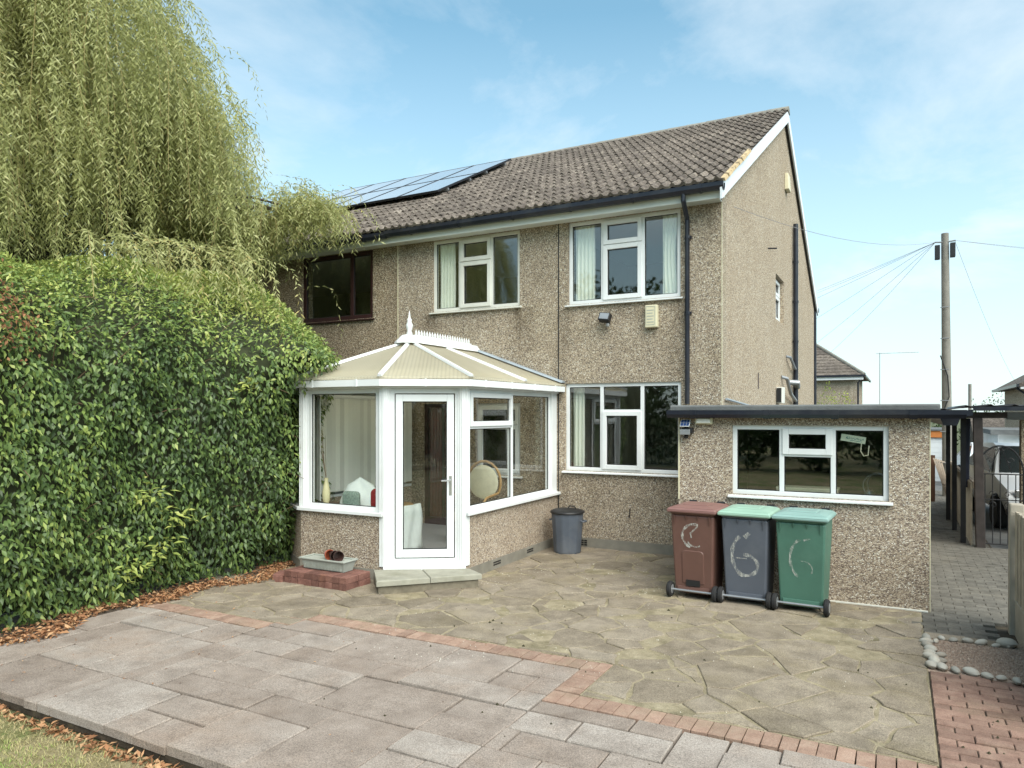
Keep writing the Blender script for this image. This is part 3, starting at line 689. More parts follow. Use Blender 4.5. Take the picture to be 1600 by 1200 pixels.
# --- windows
def window(parent, x0,x1,z0,z1, y, cols, mat='upvc', fw=.055, vents=(), out=.0, sill=True, T=None, glass='glass', handle=True, smat=None):
    """frame in the x-z plane; cols = x fractions of the mullions; vents = (col index, split fraction, sash top?, sash bottom?)"""
    yf = y+.035
    def B():
        m = MB(); m.M = T; return m
    m = B(); d = (yf, yf+.06)
    m.box(x0,x0+fw,*d,z0,z1); m.box(x1-fw,x1,*d,z0,z1); m.box(x0+fw,x1-fw,*d,z0,z0+fw); m.box(x0+fw,x1-fw,*d,z1-fw,z1)
    xm = [x0+(x1-x0)*c for c in cols]
    for c in xm: m.box(c-fw*.5,c+fw*.5,*d,z0+fw,z1-fw)
    win = obj('window', m, mat, parent, bevel=.004)
    ed = [x0]+xm+[x1]
    for i in range(len(ed)-1):
        a = ed[i]+(fw if i == 0 else fw*.5); b = ed[i+1]-(fw if i == len(ed)-2 else fw*.5); lo,hi = z0+fw,z1-fw
        v = [q for q in vents if q[0] == i]; cells = [(lo,hi,False)]
        if v:
            zs_ = lo+(hi-lo)*v[0][1]; obj('transom', B().box(a,b,*d,zs_-fw*.4,zs_+fw*.4), mat, win, bevel=.003)
            cells = [(lo,zs_-fw*.4,v[0][3]),(zs_+fw*.4,hi,v[0][2])]
        for (l,h,sash) in cells:
            aa,bb = a,b
            if sash:
                w = .048; e = .016; s_ = B(); ds = (yf-.022, yf+.03)
                s_.box(a-e,a+w,*ds,l-e,h+e); s_.box(b-w,b+e,*ds,l-e,h+e); s_.box(a+w,b-w,*ds,l-e,l+w); s_.box(a+w,b-w,*ds,h-w,h+e)
                obj('sash', s_, mat, win, bevel=.005); aa,bb,l,h = a+w,b-w,l+w,h-w
            g_ = .009; k = B(); kd = (yf+.012, yf+.022)      # dark glazing gasket
            k.box(aa,aa+g_,*kd,l,h); k.box(bb-g_,bb,*kd,l,h); k.box(aa+g_,bb-g_,*kd,l,l+g_); k.box(aa+g_,bb-g_,*kd,h-g_,h)
            obj('gasket', k, 'rubber', win)
            obj('pane', B().box(aa+.001,bb-.001,yf+.024,yf+.030,l+.001,h-.001), glass, win)
    if sill:
        obj('sill', B().extrude([(y-.055,z0-.035),(yf+.03,z0-.035),(yf+.03,z0-.002),(y+.02,z0-.002),(y-.055,z0-.016)],0,x0-.04,x1+.04), smat or mat, win, bevel=.003)
    return win
window(house, *W1, WY, (.315,.675), vents=((1,.70,True,True),))
window(house, *W2, WY, (.315,.68), 'upvc_old', vents=((1,.68,True,True),))
window(house, *W4, WY, (.325,.675), vents=((1,.70,False,True),))
window(house, *CWIN, WY, (), vents=((0,.72,True,True),))
window(neigh, *W3, WY, (.70,), 'brown_frame', vents=(), fw=.075)
obj('window', MB().box(XL+1.6,XL+1.9,WY-.01,WY+.05,3.9,4.85), 'brown_frame', neigh)
# inner glazed door behind the conservatory
m = MB(); x0,x1,z0,z1 = CDOOR
m.box(x0,x0+.06,WY+.04,WY+.1,z0,z1); m.box(x1-.06,x1,WY+.04,WY+.1,z0,z1); m.box(x0+.06,x1-.06,WY+.04,WY+.1,z1-.06,z1); m.box(x0+.06,x1-.06,WY+.04,WY+.1,z0,z0+.12)
dr = obj('door', m, 'brown_frame', house); obj('pane', MB().box(x0+.061,x1-.061,WY+.065,WY+.072,z0+.121,z1-.061), 'glass', dr)
obj('handle', MB().tube([(x1-.09,WY+.04,1.1),(x1-.09,WY-.02,1.1),(x1-.2,WY-.02,1.1)],.009), 'chrome', dr)
# gable side window
Tg = Matrix.Translation((XR,0,0)) @ Matrix.Rotation(R(90),4,'Z')      # local x -> world y, local -y -> world +x
window(house, *GW, .06, (), vents=((0,.62,True,True),), T=Tg, sill=True)

# --- curtains
def curtain(x0,x1,z0,z1,y,mat,label,waves=6,amp=.025,taper=0.0, group=None):
    m = MB(); nx = waves*8; nz = 6; vs=[]
    for k in range(2):
        for j in range(nz+1):
            t = j/nz; 
            for i in range(nx+1):
                f = i/nx; xx = x0+(x1-x0)*f*(1-taper*math.sin(math.pi*t)*.5)
                vs.append((xx, y+k*.004+amp*(.6+.4*t)*math.sin(f*waves*6.283+.8*math.sin(t*3)), z1+(z0-z1)*t))
    N1 = (nx+1)*(nz+1); fs=[]
    for j in range(nz):
        for i in range(nx):
            a = j*(nx+1)+i; fs += [(a,a+1,a+nx+2,a+nx+1),(N1+a,N1+a+nx+1,N1+a+nx+2,N1+a+1)]
    m.add(vs,fs); return obj('curtain', m, mat, None, smooth=True, label=label, cat='curtain', group=group)
curtain(-4.33,-4.02,3.68,4.84,WY+.125,'net_curtain','pale curtain hanging at the left of the wide upstairs window over the floodlight',5)
curtain(-2.98,-2.72,3.68,4.84,WY+.125,'net_curtain','pale curtain gathered beside the black downpipe in the upstairs window',4,taper=.5)
curtain(-6.80,-6.50,3.72,4.84,WY+.125,'net_curtain','pale pleated curtain in the upstairs window above the conservatory ridge',5)
curtain(-7.03,-6.78,.16,2.2,WY+.13,'maroon_curtain','dark maroon curtain behind the inner glazed door',4)
curtain(-6.72,-6.47,.16,2.2,WY+.13,'maroon_curtain','dark maroon curtain drawn beside the inner window of the conservatory',4)
curtain(-4.40,-4.22,1.18,2.42,WY+.2,'net_curtain','pale narrow curtain at the edge of the ground floor window',3)

# --- roof
def tile_mesh():
    prof = [(0,.0),(.022,.004),(.040,.030),(.062,.042),(.084,.030),(.102,.004),(.148,0),(.170,.004),(.188,.030),(.210,.042),(.232,.030),(.250,.004),(.294,0)]
    m = MB(); n = len(prof); L = .42
    vs = [(x,0,h+.026) for x,h in prof]+[(x,L,h+.000) for x,h in prof]+[(x,.004,h*.35-.004) for x,h in prof]
    fs = [(i,i+1,n+i+1,n+i) for i in range(n-1)]+[(2*n+i,2*n+i+1,i+1,i) for i in range(n-1)]
    m.add(vs,fs); return m
TB = tile_mesh(); TM = mesh_of('roof_tile', TB, 'tile')
def roof(parent, xr, xl, rows_obj, mat='tile'):
    m = MB(); a,b = slope(0,.05,-.03),slope(0,7.28,-.03)
    poly = [(a[1],a[2]),(16.15,b[2]),(YB+.38,EZ-.03),(YB+.38,EZ-.10),(16.15,b[2]-.1),(a[1],a[2]-.07)]
    m.extrude(poly,0,xl,xr-.03); rf = obj('roof', m, 'tile', parent)
    stuff = MB(); ncol = 19; w = (xr-xl)/ncol
    for r in range(20):
        for c in range(ncol):
            X = xl+c*w; p = slope(X, -.02+r*.362, .0+random.uniform(-.003,.003))
            if r < rows_obj: shared('roof_tile', TM, rf, p, (PIT+random.uniform(-.006,.006),random.uniform(-.004,.004),0), (w/.294,1,1))
            else:
                stuff.M = Matrix.Translation(p) @ Matrix.Rotation(PIT+random.uniform(-.006,.006),4,'X') @ Matrix.Scale(w/.294,4,(1,0,0)); stuff.add(TB.v,TB.f)
    stuff.M = None; obj('roof_tile', stuff, 'tile', rf, kind='stuff')
    nr = 13; w = (xr-xl)/nr
    for k in range(nr):
        q = MB(); x0,x1 = xl+k*w+.002, xl+(k+1)*w-.002; ring=[]
        for x in (x0,x1):
            for i in range(9):
                a = math.pi*i/8; ring.append((x,16.15+.145*math.cos(a),8.315+.135*math.sin(a)+(.006 if x == x0 else 0)))
        q.add(ring,[(i,i+1,9+i+1,9+i) for i in range(8)]+[tuple(range(8,-1,-1)),tuple(range(9,18))]); obj('ridge_tile', q, 'ridge', rf, smooth=True)
    return rf
rf = roof(house, XR+.10, XP, 15)
rn = roof(neigh, XP-.002, XL-.1, 15)
# verge: undercloak mortar and white bargeboards on both slopes
mb = MB()
for k in range(26):
    s0 = .02+k*.28; j = random.uniform(.0,.02)
    if k < 8:
        a = [slope(XR+.075,s0,-.01),slope(XR+.112+j,s0,-.02),slope(XR+.112+j*.6,s0+.27,-.02),slope(XR+.075,s0+.27,-.01)]
        b = [slope(XR+.06,s0,.026),slope(XR+.10+j,s0,.012+j),slope(XR+.10,s0+.27,.018),slope(XR+.06,s0+.27,.03)]
        obj('verge_mortar', MB().add(a+b,[(0,1,2,3),(4,7,6,5),(0,4,5,1),(1,5,6,2),(2,6,7,3),(3,7,4,0)]), 'mortar_ochre', rf)
mb = MB(); A = slope(0,-.02,-.03); T_ = slope(0,7.28,-.03)
mb.extrude([(A[1],A[2]),(16.15,T_[2]),(16.15,T_[2]-.24),(A[1]+.02,A[2]-.20)],0,XR+.055,XR+.085)
obj('bargeboard', mb, 'barge', house)
mb = MB(); mb.extrude([(16.152,T_[2]),(YB+.36,EZ-.04),(YB+.34,EZ-.24),(16.152,T_[2]-.24)],0,XR+.055,XR+.085)
obj('bargeboard', mb, 'barge', house)
obj('verge_soffit', MB().extrude([(A[1]+.2,A[2]-.1),(16.15,T_[2]-.19),(YB+.2,EZ-.16),(YB+.2,EZ-.18),(16.15,T_[2]-.21),(A[1]+.2,A[2]-.12)],0,XR,XR+.054), 'black_plastic', house)
# fascia, soffit, gutters
def gutter_profile(yc, zt, w=.115, h=.10):
    return [(yc-w/2,zt),(yc-w/2,zt-h*.55),(yc-w*.25,zt-h),(yc+w*.25,zt-h),(yc+w/2,zt-h*.55),(yc+w/2,zt),(yc+w/2-.008,zt),(yc+w/2-.008,zt-h*.5),(yc+w*.22,zt-h+.01),(yc-w*.22,zt-h+.01),(yc-w/2+.008,zt-h*.5),(yc-w/2+.008,zt)]
for par,a,b,nm in ((house,XP,XR+.09,0),(neigh,XL-.1,XP-.003,1)):
    obj('fascia', MB().box(a,b,9.775,9.80,4.865,5.03), 'fascia', par)
    obj('soffit', MB().box(a,b-(.09 if nm == 0 else 0),9.801,WY-.001,4.885,4.90), 'fascia', par)
    g_ = obj('gutter', MB().extrude(gutter_profile(9.705,5.05 if nm == 0 else 5.035),0,a+(.02 if nm else 0),b+.012), 'gutter_black', par)
    k = a+.5
    while k < b-.2:
        obj('gutter_bracket', MB().extrude(gutter_profile(9.705,5.054 if nm == 0 else 5.039,.128,.112),0,k,k+.03), 'gutter_black', g_); k += .95
obj('gutter', MB().box(XP-.2,XR+.1,YB+.36,YB+.47,4.92,5.04), 'gutter_black', house)
def downpipe(parent, x, ztop, zbot, y=WY-.055, swan=True, r=.034):
    pts = [(x,9.70,ztop+.02),(x,9.70,ztop-.10),(x-.02,y,ztop-.30),(x-.02,y,zbot)] if swan else [(x,y,ztop),(x,y,zbot)]
    p = obj('downpipe', MB().tube(pts,r,10), 'gutter_black', parent, smooth=True)
    zz = ztop-.55
    while zz > zbot+.3:
        obj('pipe_clip', MB().tube([(pts[-1][0],y,zz),(pts[-1][0],y,zz+.035)],r+.007,10).box(pts[-1][0]-.05,pts[-1][0]+.05,y+.03,WY-.002,zz,zz+.035), 'gutter_black', p); zz -= 1.05
    return p
downpipe(house, -2.56, 4.98, 2.13)
# gable: soil pipe with branches, vent box, flue, overflow
sp_ = obj('soil_pipe', MB().tube([(XR+.075,17.45,2.15),(XR+.075,17.45,6.28)],.055,12), 'gutter_black', house, smooth=True)
for z in (2.7,3.6,4.5,5.4): obj('pipe_clip', MB().tube([(XR+.075,17.45,z),(XR+.075,17.45,z+.05)],.066,12), 'gutter_black', sp_)
obj('branch_pipe', MB().tube([(XR+.0,16.4,3.22),(XR+.08,16.5,3.2),(XR+.09,17.1,3.02),(XR+.075,17.4,3.0)],.03,8), 'grey_metal', sp_, smooth=True)
obj('branch_pipe', MB().tube([(XR+.0,15.7,2.75),(XR+.1,15.8,2.72),(XR+.11,16.3,2.42),(XR+.09,17.35,2.28)],.035,8), 'grey_metal', sp_, smooth=True)
obj('branch_pipe', MB().tube([(XR+.0,16.9,2.68),(XR+.16,17.0,2.68),(XR+.12,17.42,2.6)],.06,10), 'grey_metal', sp_, smooth=True)
obj('downpipe', MB().tube([(XR+.02,YB+.05,2.0),(XR+.02,YB+.05,4.9)],.045,10), 'gutter_black', house)
obj('overflow_pipe', MB().tube([(XR-.02,14.0,5.05),(XR+.16,14.0,5.03)],.014,8), 'gutter_black', house)
obj('rust_stain', MB().box(XR+.001,XR+.003,12.9,12.99,2.42,2.70), 'brown_pot', house)
ab = thing('vent_box','white plastic vent box low on the gable wall just above the flat roof','vent',(XR+.08,15.2,2.2)); 
obj('casing', MB().box(XR+.002,XR+.12,15.0,15.35,2.2,2.52), 'upvc_old', ab, bevel=.01); obj('grille', MB().box(XR+.02,XR+.1,14.96,14.998,2.22,2.5), 'black_plastic', ab)
obj('alarm_box', MB().frust((XR+.002,XR+.09,16.2,16.55),(XR+.002,XR+.07,16.22,16.53),6.74,7.09), 'alarm_cream', None, bevel=.012, label='cream alarm box high under the apex of the gable wall', cat='alarm box')
# alarm box and floodlight on the rear wall
al = thing('alarm_box','rectangular cream alarm box below the upstairs window near the black downpipe','alarm box',(-3.09,WY,3.22))
obj('casing', MB().box(-3.18,-3.0,WY-.085,WY-.001,3.22,3.54), 'alarm_cream', al, bevel=.012)
m = MB()
m.box(-3.165,-3.035,WY-.0875,WY-.0855,3.255,3.262); m.box(-3.165,-3.035,WY-.0875,WY-.0855,3.515,3.522); m.box(-3.165,-3.160,WY-.0875,WY-.0855,3.262,3.515); m.box(-3.04,-3.035,WY-.0875,WY-.0855,3.262,3.515)
for k in range(5): m.box(-3.15,-3.05-.015*(k%2),WY-.0875,WY-.0855,3.29+k*.042,3.302+k*.042)
obj('embossing', m, 'trough', al)
fl = thing('floodlight','small grey halogen floodlight with sensor on the wall below the upstairs window','light',(-3.77,WY,3.3))
m = MB(); m.M = Matrix.Translation((-3.77,WY-.13,3.40)) @ Matrix.Rotation(R(-22),4,'X') @ Matrix.Rotation(R(8),4,'Y')
m.frust((-.075,.075,-.02,.07),(-.06,.06,0,.06),-.06,-.02); m.box(-.085,.085,-.03,.06,-.055,.065); obj('lamp_body', m, 'black_plastic', fl, bevel=.006)
m = MB(); m.M = Matrix.Translation((-3.77,WY-.13,3.40)) @ Matrix.Rotation(R(-22),4,'X') @ Matrix.Rotation(R(8),4,'Y'); m.box(-.07,.07,-.034,-.031,-.04,.052); obj('lens', m, 'grey_metal', fl)
obj('bracket', MB().tube([(-3.74,WY-.001,3.32),(-3.74,WY-.09,3.33),(-3.75,WY-.1,3.37)],.014), 'black_plastic', fl)
obj('sensor', MB().lathe([(.0,0),(.025,.004),(.03,.03),(.02,.05),(0,.052)],(-3.735,WY-.10,3.265),12), 'grey_metal', fl)
obj('wall_hook', MB().tube([(-3.42,WY-.001,.62),(-3.42,WY-.03,.62),(-3.42,WY-.035,.52),(-3.42,WY-.06,.50),(-3.42,WY-.075,.53)],.007,6), 'iron_black', None, label='small black iron hook on the wall under the ground floor window', cat='hook')

# --- solar panels on the adjoining roof
arr = thing('solar_array','solar panels coloured with a pale sky sheen, in two rows on the adjoining roof','solar panels',slope(-8.08,2.72,.16))
def solar(X, s0):
    L,Wd = 1.72,1.0
    def B():
        m = MB(); m.M = Matrix.Translation(slope(X,s0,.16)) @ Matrix.Rotation(PIT,4,'X'); return m
    t = obj('solar_panel', B().box(.0301,Wd-.0301,.0261,L-.0261,-.02,.0), 'solar_cell_sheen', arr)
    m = B(); m.box(.004,.03,0,L,-.035,.004).box(Wd-.03,Wd-.004,0,L,-.035,.004).box(.03,Wd-.03,.0,.026,-.035,.004).box(.03,Wd-.03,L-.026,L,-.035,.004); obj('frame', m, 'panel_alu', t)
    for y in (.35,L-.4): obj('rail', B().box(-.02,Wd+.02,y,y+.04,-.085,-.037), 'grey_metal', t)
for i in range(5):
    for j in range(2): solar(-9.08-i*1.02, 2.72+j*1.75)

# ================================================================== CONSERVATORY
cons = thing('conservatory','white upvc conservatory with cream polycarbonate roof and pebbledash dwarf wall','conservatory',(-6.04,8.0,0))
FP = [(-4.58,WY-.002),(-4.58,7.40),(-5.41,6.88),(-6.73,6.88),(-7.50,7.40),(-7.50,WY-.002)]
ZS, ZH = .80, 2.30
def inset(poly, d):      # offset an open polyline to its inside (towards the room)
    out = []; n = len(poly)
    for i,p in enumerate(poly):
        ns = []
        for a,b in ((i-1,i),(i,i+1)):
            if a < 0 or b >= n: continue
            e = Vector((poly[b][0]-poly[a][0],poly[b][1]-poly[a][1])).normalized(); ns.append(Vector((e.y,-e.x)))
        if len(ns) == 1: q = ns[0]*d
        else: m_ = (ns[0]+ns[1]).normalized(); q = m_*(d/m_.dot(ns[0]))
        out.append((p[0]+q.x,p[1]+q.y))
    return out
# the polyline runs anticlockwise seen from above on its garden side; the room lies to the right of each segment
room = inset(FP,.20); 
if (room[1][0]-FP[1][0]) > 0: room = inset(FP,-.20); SG = -1
else: SG = 1
plin = inset(FP,-SG*.012); sil_o = inset(FP,-SG*.055); eav_o = inset(FP,-SG*.12); beam_o = inset(FP,-SG*.02); fr_o = inset(FP,SG*.03); fr_i = inset(FP,SG*.09)
def strip(m, a, b, i, z0, z1):
    m.prism([a[i],a[i+1],b[i+1],b[i]], z0, z1)
segs = [0,2,3,4]
for i in segs:
    m = MB(); strip(m,FP,room,i,.13,ZS-.03); obj('dwarf_wall', m, 'pebble_ext', cons)
    m = MB(); strip(m,plin,room,i,-.05,.128); obj('plinth', m, 'plinth', cons)
    m = MB(); strip(m,sil_o,room,i,ZS-.029,ZS+.012); obj('sill', m, 'upvc', cons, bevel=.005)
for i in range(5):
    m = MB(); strip(m,beam_o,room,i,ZH,ZH+.10); obj('eaves_beam', m, 'upvc', cons)
    m = MB()
    a,b = inset(FP,-SG*.021),inset(FP,-SG*.125); strip(m,a,b,i,ZH+.025,ZH+.032)
    a2 = inset(FP,-SG*.118); strip(m,a2,b,i,ZH+.032,ZH+.105); strip(m,inset(FP,-SG*.021),inset(FP,-SG*.03),i,ZH+.032,ZH+.105)
    gt = obj('gutter', m, 'upvc', cons)
    p0,p1 = Vector((*b[i],0)),Vector((*b[i+1],0)); L = (p1-p0).length; nb = max(1,int(L/.55))
    for k in range(nb):
        c = p0+(p1-p0)*((k+.5)/nb); e = (p1-p0).normalized(); q = MB(); q.M = Matrix.Translation((c.x,c.y,0)) @ Matrix.Rotation(math.atan2(e.y,e.x),4,'Z')
        q.box(-.012,.012,-.006,.006,ZH+.02,ZH+.112); obj('gutter_clip', q, 'upvc', gt)
obj('floor', MB().prism(room,.02,.15), 'carpet', cons)
# downlight air bricks on the plinth
for yy in (8.05,9.0):
    m = MB()
    for k in range(2):
        for q in range(4): m.box(-4.568,-4.564,yy+q*.05,yy+q*.05+.04,.05+k*.03,.068+k*.03)
    obj('air_brick', m, 'black_plastic', cons)
# posts at the corners (clad and ribbed)
for i in range(1,5):
    c = ((fr_o[i][0]+fr_i[i][0])/2,(fr_o[i][1]+fr_i[i][1])/2)
    z0 = .17 if i in (1,2) else ZS+.012
    p = obj('corner_post', MB().lathe([(.075,z0),(.075,ZH)],(c[0],c[1],0),8), 'upvc', cons)
    m = MB()
    for k in range(8):
        a = 2*math.pi*(k+.5)/8; m.tube([(c[0]+.075*math.cos(a),c[1]+.075*math.sin(a),z0+.001),(c[0]+.075*math.cos(a),c[1]+.075*math.sin(a),ZH-.001)],.008,6)
    obj('ribs', m, 'upvc', p)
def segT(i):
    a,b = Vector((*FP[i],0)),Vector((*FP[i+1],0)); e = (b-a).normalized(); 
    # local x runs from b to a so that local -y points outwards
    return Matrix.Translation(b) @ Matrix.Rotation(math.atan2((a-b).y,(a-b).x),4,'Z'), (a-b).length
T,L = segT(0); window(cons,.10,L-.18,ZS+.012,ZH,.0,(.485,),vents=((0,.70,True,False),),T=T,sill=False,glass='glass_clear')
obj('end_post', MB().box(-4.67,-4.59,WY-.18,WY-.004,ZS+.012,ZH), 'upvc', cons)
for i in (2,3): T,L = segT(i); window(cons,.09,L-.09,ZS+.012,ZH,.0,(),T=T,sill=False,glass='glass_clear')
T,L = segT(4); window(cons,.02,L-.1,ZS+.012,ZH,.0,(.5,),T=T,sill=False,glass='glass_clear')
# door facet
T,L = segT(1)
def TB_():
    m = MB(); m.M = T; return m
x0,x1,z0,z1 = .06,L-.06,.17,ZH
m = TB_().box(x0,x0+.07,.03,.10,z0,z1).box(x1-.07,x1,.03,.10,z0,z1).box(x0+.07,x1-.07,.03,.10,z1-.06,z1).box(x0+.07,x1-.07,.03,.10,z0,z0+.09)
fr = obj('door_frame', m, 'upvc', cons, bevel=.005)
obj('threshold', TB_().box(.0,L-.0,-.06,.10,.125,.172), 'upvc', fr, bevel=.006)
obj('door_base', TB_().box(0,L,.0,.2,-.05,.124), 'plinth', cons)
a,b,l,h = x0+.082,x1-.082,z0+.105,z1-.072; w = .085
m = TB_().box(a,a+w,.012,.08,l,h).box(b-w,b,.012,.08,l,h).box(a+w,b-w,.012,.08,l,l+w+.01).box(a+w,b-w,.012,.08,h-w,h)
dr = obj('door', m, 'upvc', cons, bevel=.006)
m = TB_(); g_=.01; aa,bb,ll,hh = a+w,b-w,l+w+.01,h-w
m.box(aa,aa+g_,.03,.05,ll,hh).box(bb-g_,bb,.03,.05,ll,hh).box(aa+g_,bb-g_,.03,.05,ll,ll+g_).box(aa+g_,bb-g_,.03,.05,hh-g_,hh); obj('gasket', m, 'rubber', dr)
obj('pane', TB_().box(aa+.001,bb-.001,.04,.047,ll+.001,hh-.001), 'glass_clear', dr)
obj('handle', TB_().box(b-.058,b-.025,.004,.0115,1.02,1.25).tube([(b-.042,.004,1.2),(b-.042,-.035,1.2),(b-.15,-.04,1.195)],.010,8), 'chrome', dr, smooth=True)
m = TB_()      # seal line round the door leaf
m.box(a-.008,a-.001,.029,.034,l,h).box(b+.001,b+.008,.029,.034,l,h).box(a-.008,b+.008,.029,.034,h+.001,h+.008); obj('seal', m, 'rubber', dr)
# roof: facets rising to the ridge
ER = inset(FP,-SG*.115); ZE = ZH+.112; HUB = Vector((-6.04,8.28,2.98)); RW = Vector((-6.04,WY-.01,2.98))
Ev = [Vector((p[0],p[1],ZE)) for p in ER]; Ev[0].y = WY-.01; Ev[5].y = WY-.01
def panel(pts, name='roof_panel', mat='poly_side', th=.025):
    pts = [Vector(p) for p in pts]; nrm = (pts[1]-pts[0]).cross(pts[2]-pts[0]).normalized(); nrm = nrm if nrm.z > 0 else -nrm
    n = len(pts); m = MB(); m.add([p for p in pts]+[p+nrm*th for p in pts],[tuple(range(n-1,-1,-1)),tuple(range(n,2*n))]+[(i,(i+1)%n,n+(i+1)%n,n+i) for i in range(n)])
    return obj(name, m, mat, cons)
def lerp(a,b,t): return a+(b-a)*t
panel([Ev[1],Ev[2],HUB],mat='poly_door'); panel([Ev[2],Ev[3],HUB],mat='poly_front'); panel([Ev[3],Ev[4],HUB],mat='poly_corner')
mid = lerp(Ev[1],Ev[0],.52); rm = lerp(HUB,RW,.45)
panel([Ev[1],mid,rm,HUB]); panel([mid,Ev[0],RW,rm]); mid2 = lerp(Ev[4],Ev[5],.5); panel([Ev[4],HUB,rm,mid2]); panel([mid2,rm,RW,Ev[5]])
def bar(a,b,w=.03,name='glazing_bar',mat='upvc'):
    a,b = Vector(a),Vector(b); d = (b-a).normalized(); u = d.cross(Vector((0,0,1))).normalized(); n_ = u.cross(d)
    if n_.z < 0: n_ = -n_
    m = MB(); vs=[]
    for p in (a,b):
        for s_,h_ in ((-1,.027),(1,.027),(.6,.055),(-.6,.055)): vs.append(p+u*w*s_+n_*h_)
    m.add(vs,[(0,1,5,4),(1,2,6,5),(2,3,7,6),(3,0,4,7),(3,2,1,0),(4,5,6,7)]); return obj(name, m, mat, cons)
for i in (1,2,3,4): bar(lerp(Ev[i],HUB,.0),lerp(Ev[i],HUB,.97))
bar(mid,lerp(mid,rm,.97)); bar(mid2,lerp(mid2,rm,.97))
bar(Ev[0]+Vector((0,-.05,.02)),RW+Vector((0,-.05,.02)),.07,'flashing','lead')
rg = obj('ridge_cap', MB().extrude([(-6.17,2.985),(-5.91,2.985),(-5.99,3.09),(-6.09,3.09)],1,8.2,WY-.02), 'upvc', cons, bevel=.006)
obj('hub_cap', MB().lathe([(.20,2.975),(.19,3.0),(.10,3.09),(.06,3.10)],(-6.04,8.24,0),10), 'upvc', rg)
for k in range(22):
    y = 8.42+k*.068; obj('cresting_spike', MB().add([(-6.052,y-.012,3.09),(-6.028,y-.012,3.09),(-6.028,y+.012,3.09),(-6.052,y+.012,3.09),(-6.046,y-.018,3.155),(-6.034,y-.018,3.155),(-6.034,y+.018,3.155),(-6.046,y+.018,3.155),(-6.04,y,3.20)],
        [(0,1,5,4),(1,2,6,5),(2,3,7,6),(3,0,4,7),(4,5,8),(5,6,8),(6,7,8),(7,4,8)]), 'upvc', rg)
obj('cresting_rail', MB().box(-6.05,-6.03,8.38,9.92,3.10,3.115), 'upvc', rg)
obj('finial', MB().lathe([(.035,0),(.045,.03),(.03,.07),(.045,.11),(.05,.15),(.03,.19),(.035,.22),(.016,.25),(.010,.31),(.0,.36)],(-6.04,8.26,3.09),12), 'upvc', rg, smooth=True)

# vertical blinds along the hedge side of the conservatory
vb = thing('vertical_blind','pale vertical blinds along the hedge side of the conservatory','blind',(-7.25,8.5,.9))
obj('head_rail', MB().box(-7.27,-7.22,7.55,9.95,2.22,2.27), 'upvc', vb)
sm = mesh_of('blind_slat', MB().box(-.002,.002,-.052,.052,0,1.36), 'blind')
for k in range(27): shared('slat', sm, vb, (-7.245,7.60+k*.089,.86), (0,0,R(random.uniform(-16,2))))
vb2 = thing('vertical_blind','pale vertical blinds across the angled corner pane behind the ivy','blind',(-7.05,7.2,.9))
e = Vector((FP[4][0]-FP[3][0],FP[4][1]-FP[3][1],0)).normalized(); nrm = Vector((-e.y,e.x,0)); nrm = nrm if nrm.y > 0 else -nrm
for k in range(9):
    p = Vector((*FP[3],0))+e*(.08+k*.09)+nrm*.26; shared('slat', sm, vb2, (p.x,p.y,.86), (0,0,math.atan2(e.y,e.x)+R(86)))
obj('head_rail', MB().tube([Vector((*FP[3],2.245))+e*.06+nrm*.26,Vector((*FP[3],2.245))+e*.88+nrm*.26],.02,6), 'upvc', vb2)

# furniture inside
sofa = thing('armchair','armchair under a crumpled white throw behind the front conservatory window','armchair',(-6.1,7.6,.15))
def blob(parts, name, mat, parent, sub=2, **kw):
    m = MB()
    for (x0,x1,y0,y1,z0,z1) in parts: m.box(x0,x1,y0,y1,z0,z1)
    o = obj(name, m, mat, parent, smooth=True, sharp=180, **kw); b = o.modifiers.new('b','BEVEL'); b.width = .07; b.segments = 4; b.limit_method = 'NONE'
    return o
blob([(-6.55,-5.75,7.25,7.95,.2,.56)],'seat','white_cloth',sofa); m = MB(); vs=[]; nu,nv = 22,9
for j in range(nv+1):
    for i in range(nu):
        a = 2*math.pi*i/nu; t_ = j/nv; r_ = math.sqrt(max(0,1-t_**2.2)); fold = 1+.07*math.sin(a*5+t_*4)*(1-t_)+.04*math.sin(a*9-t_*7)
        vs.append((-6.14+.40*r_*fold*math.cos(a)-.06*t_, 7.40+.25*r_*fold*math.sin(a), .25+.88*t_*(1+.05*math.sin(a*2))))
m.add(vs,[(j*nu+i,j*nu+(i+1)%nu,(j+1)*nu+(i+1)%nu,(j+1)*nu+i) for j in range(nv) for i in range(nu)]); obj('backrest', m, 'white_cloth', sofa, smooth=True, sharp=180)
blob([(-6.62,-6.42,7.2,7.9,.25,.74)],'arm','white_cloth',sofa); blob([(-5.88,-5.68,7.25,7.95,.2,.74)],'arm','white_cloth',sofa)
m = MB(); vs=[]; nx=14; ny=6       # throw draped over the side
for j in range(ny+1):
    for i in range(nx+1):
        f = i/nx; z = .80-.62*j/ny; vs.append((-5.64+.05*j/ny+.02*math.sin(f*19+j), 7.2+.75*f, z))
m.add(vs,[(j*(nx+1)+i,j*(nx+1)+i+1,(j+1)*(nx+1)+i+1,(j+1)*(nx+1)+i) for j in range(ny) for i in range(nx)])
tw = obj('throw', m, 'white_cloth', sofa, smooth=True); q = tw.modifiers.new('s','SOLIDIFY'); q.thickness = .012
blob([(-5.83,-5.60,7.12,7.24,.80,1.06)],'cushion','red_cloth',None,label='dark red cushion against the window glass on the armchair',cat='cushion')
blob([(-6.22,-5.96,7.05,7.15,.80,1.02)],'cushion','grey_green_cloth',None,label='grey green patterned cushion leaning on the white throw',cat='cushion')
tb = thing('side_table','small dark side table in the front corner of the conservatory','table',(-6.62,7.25,.15))
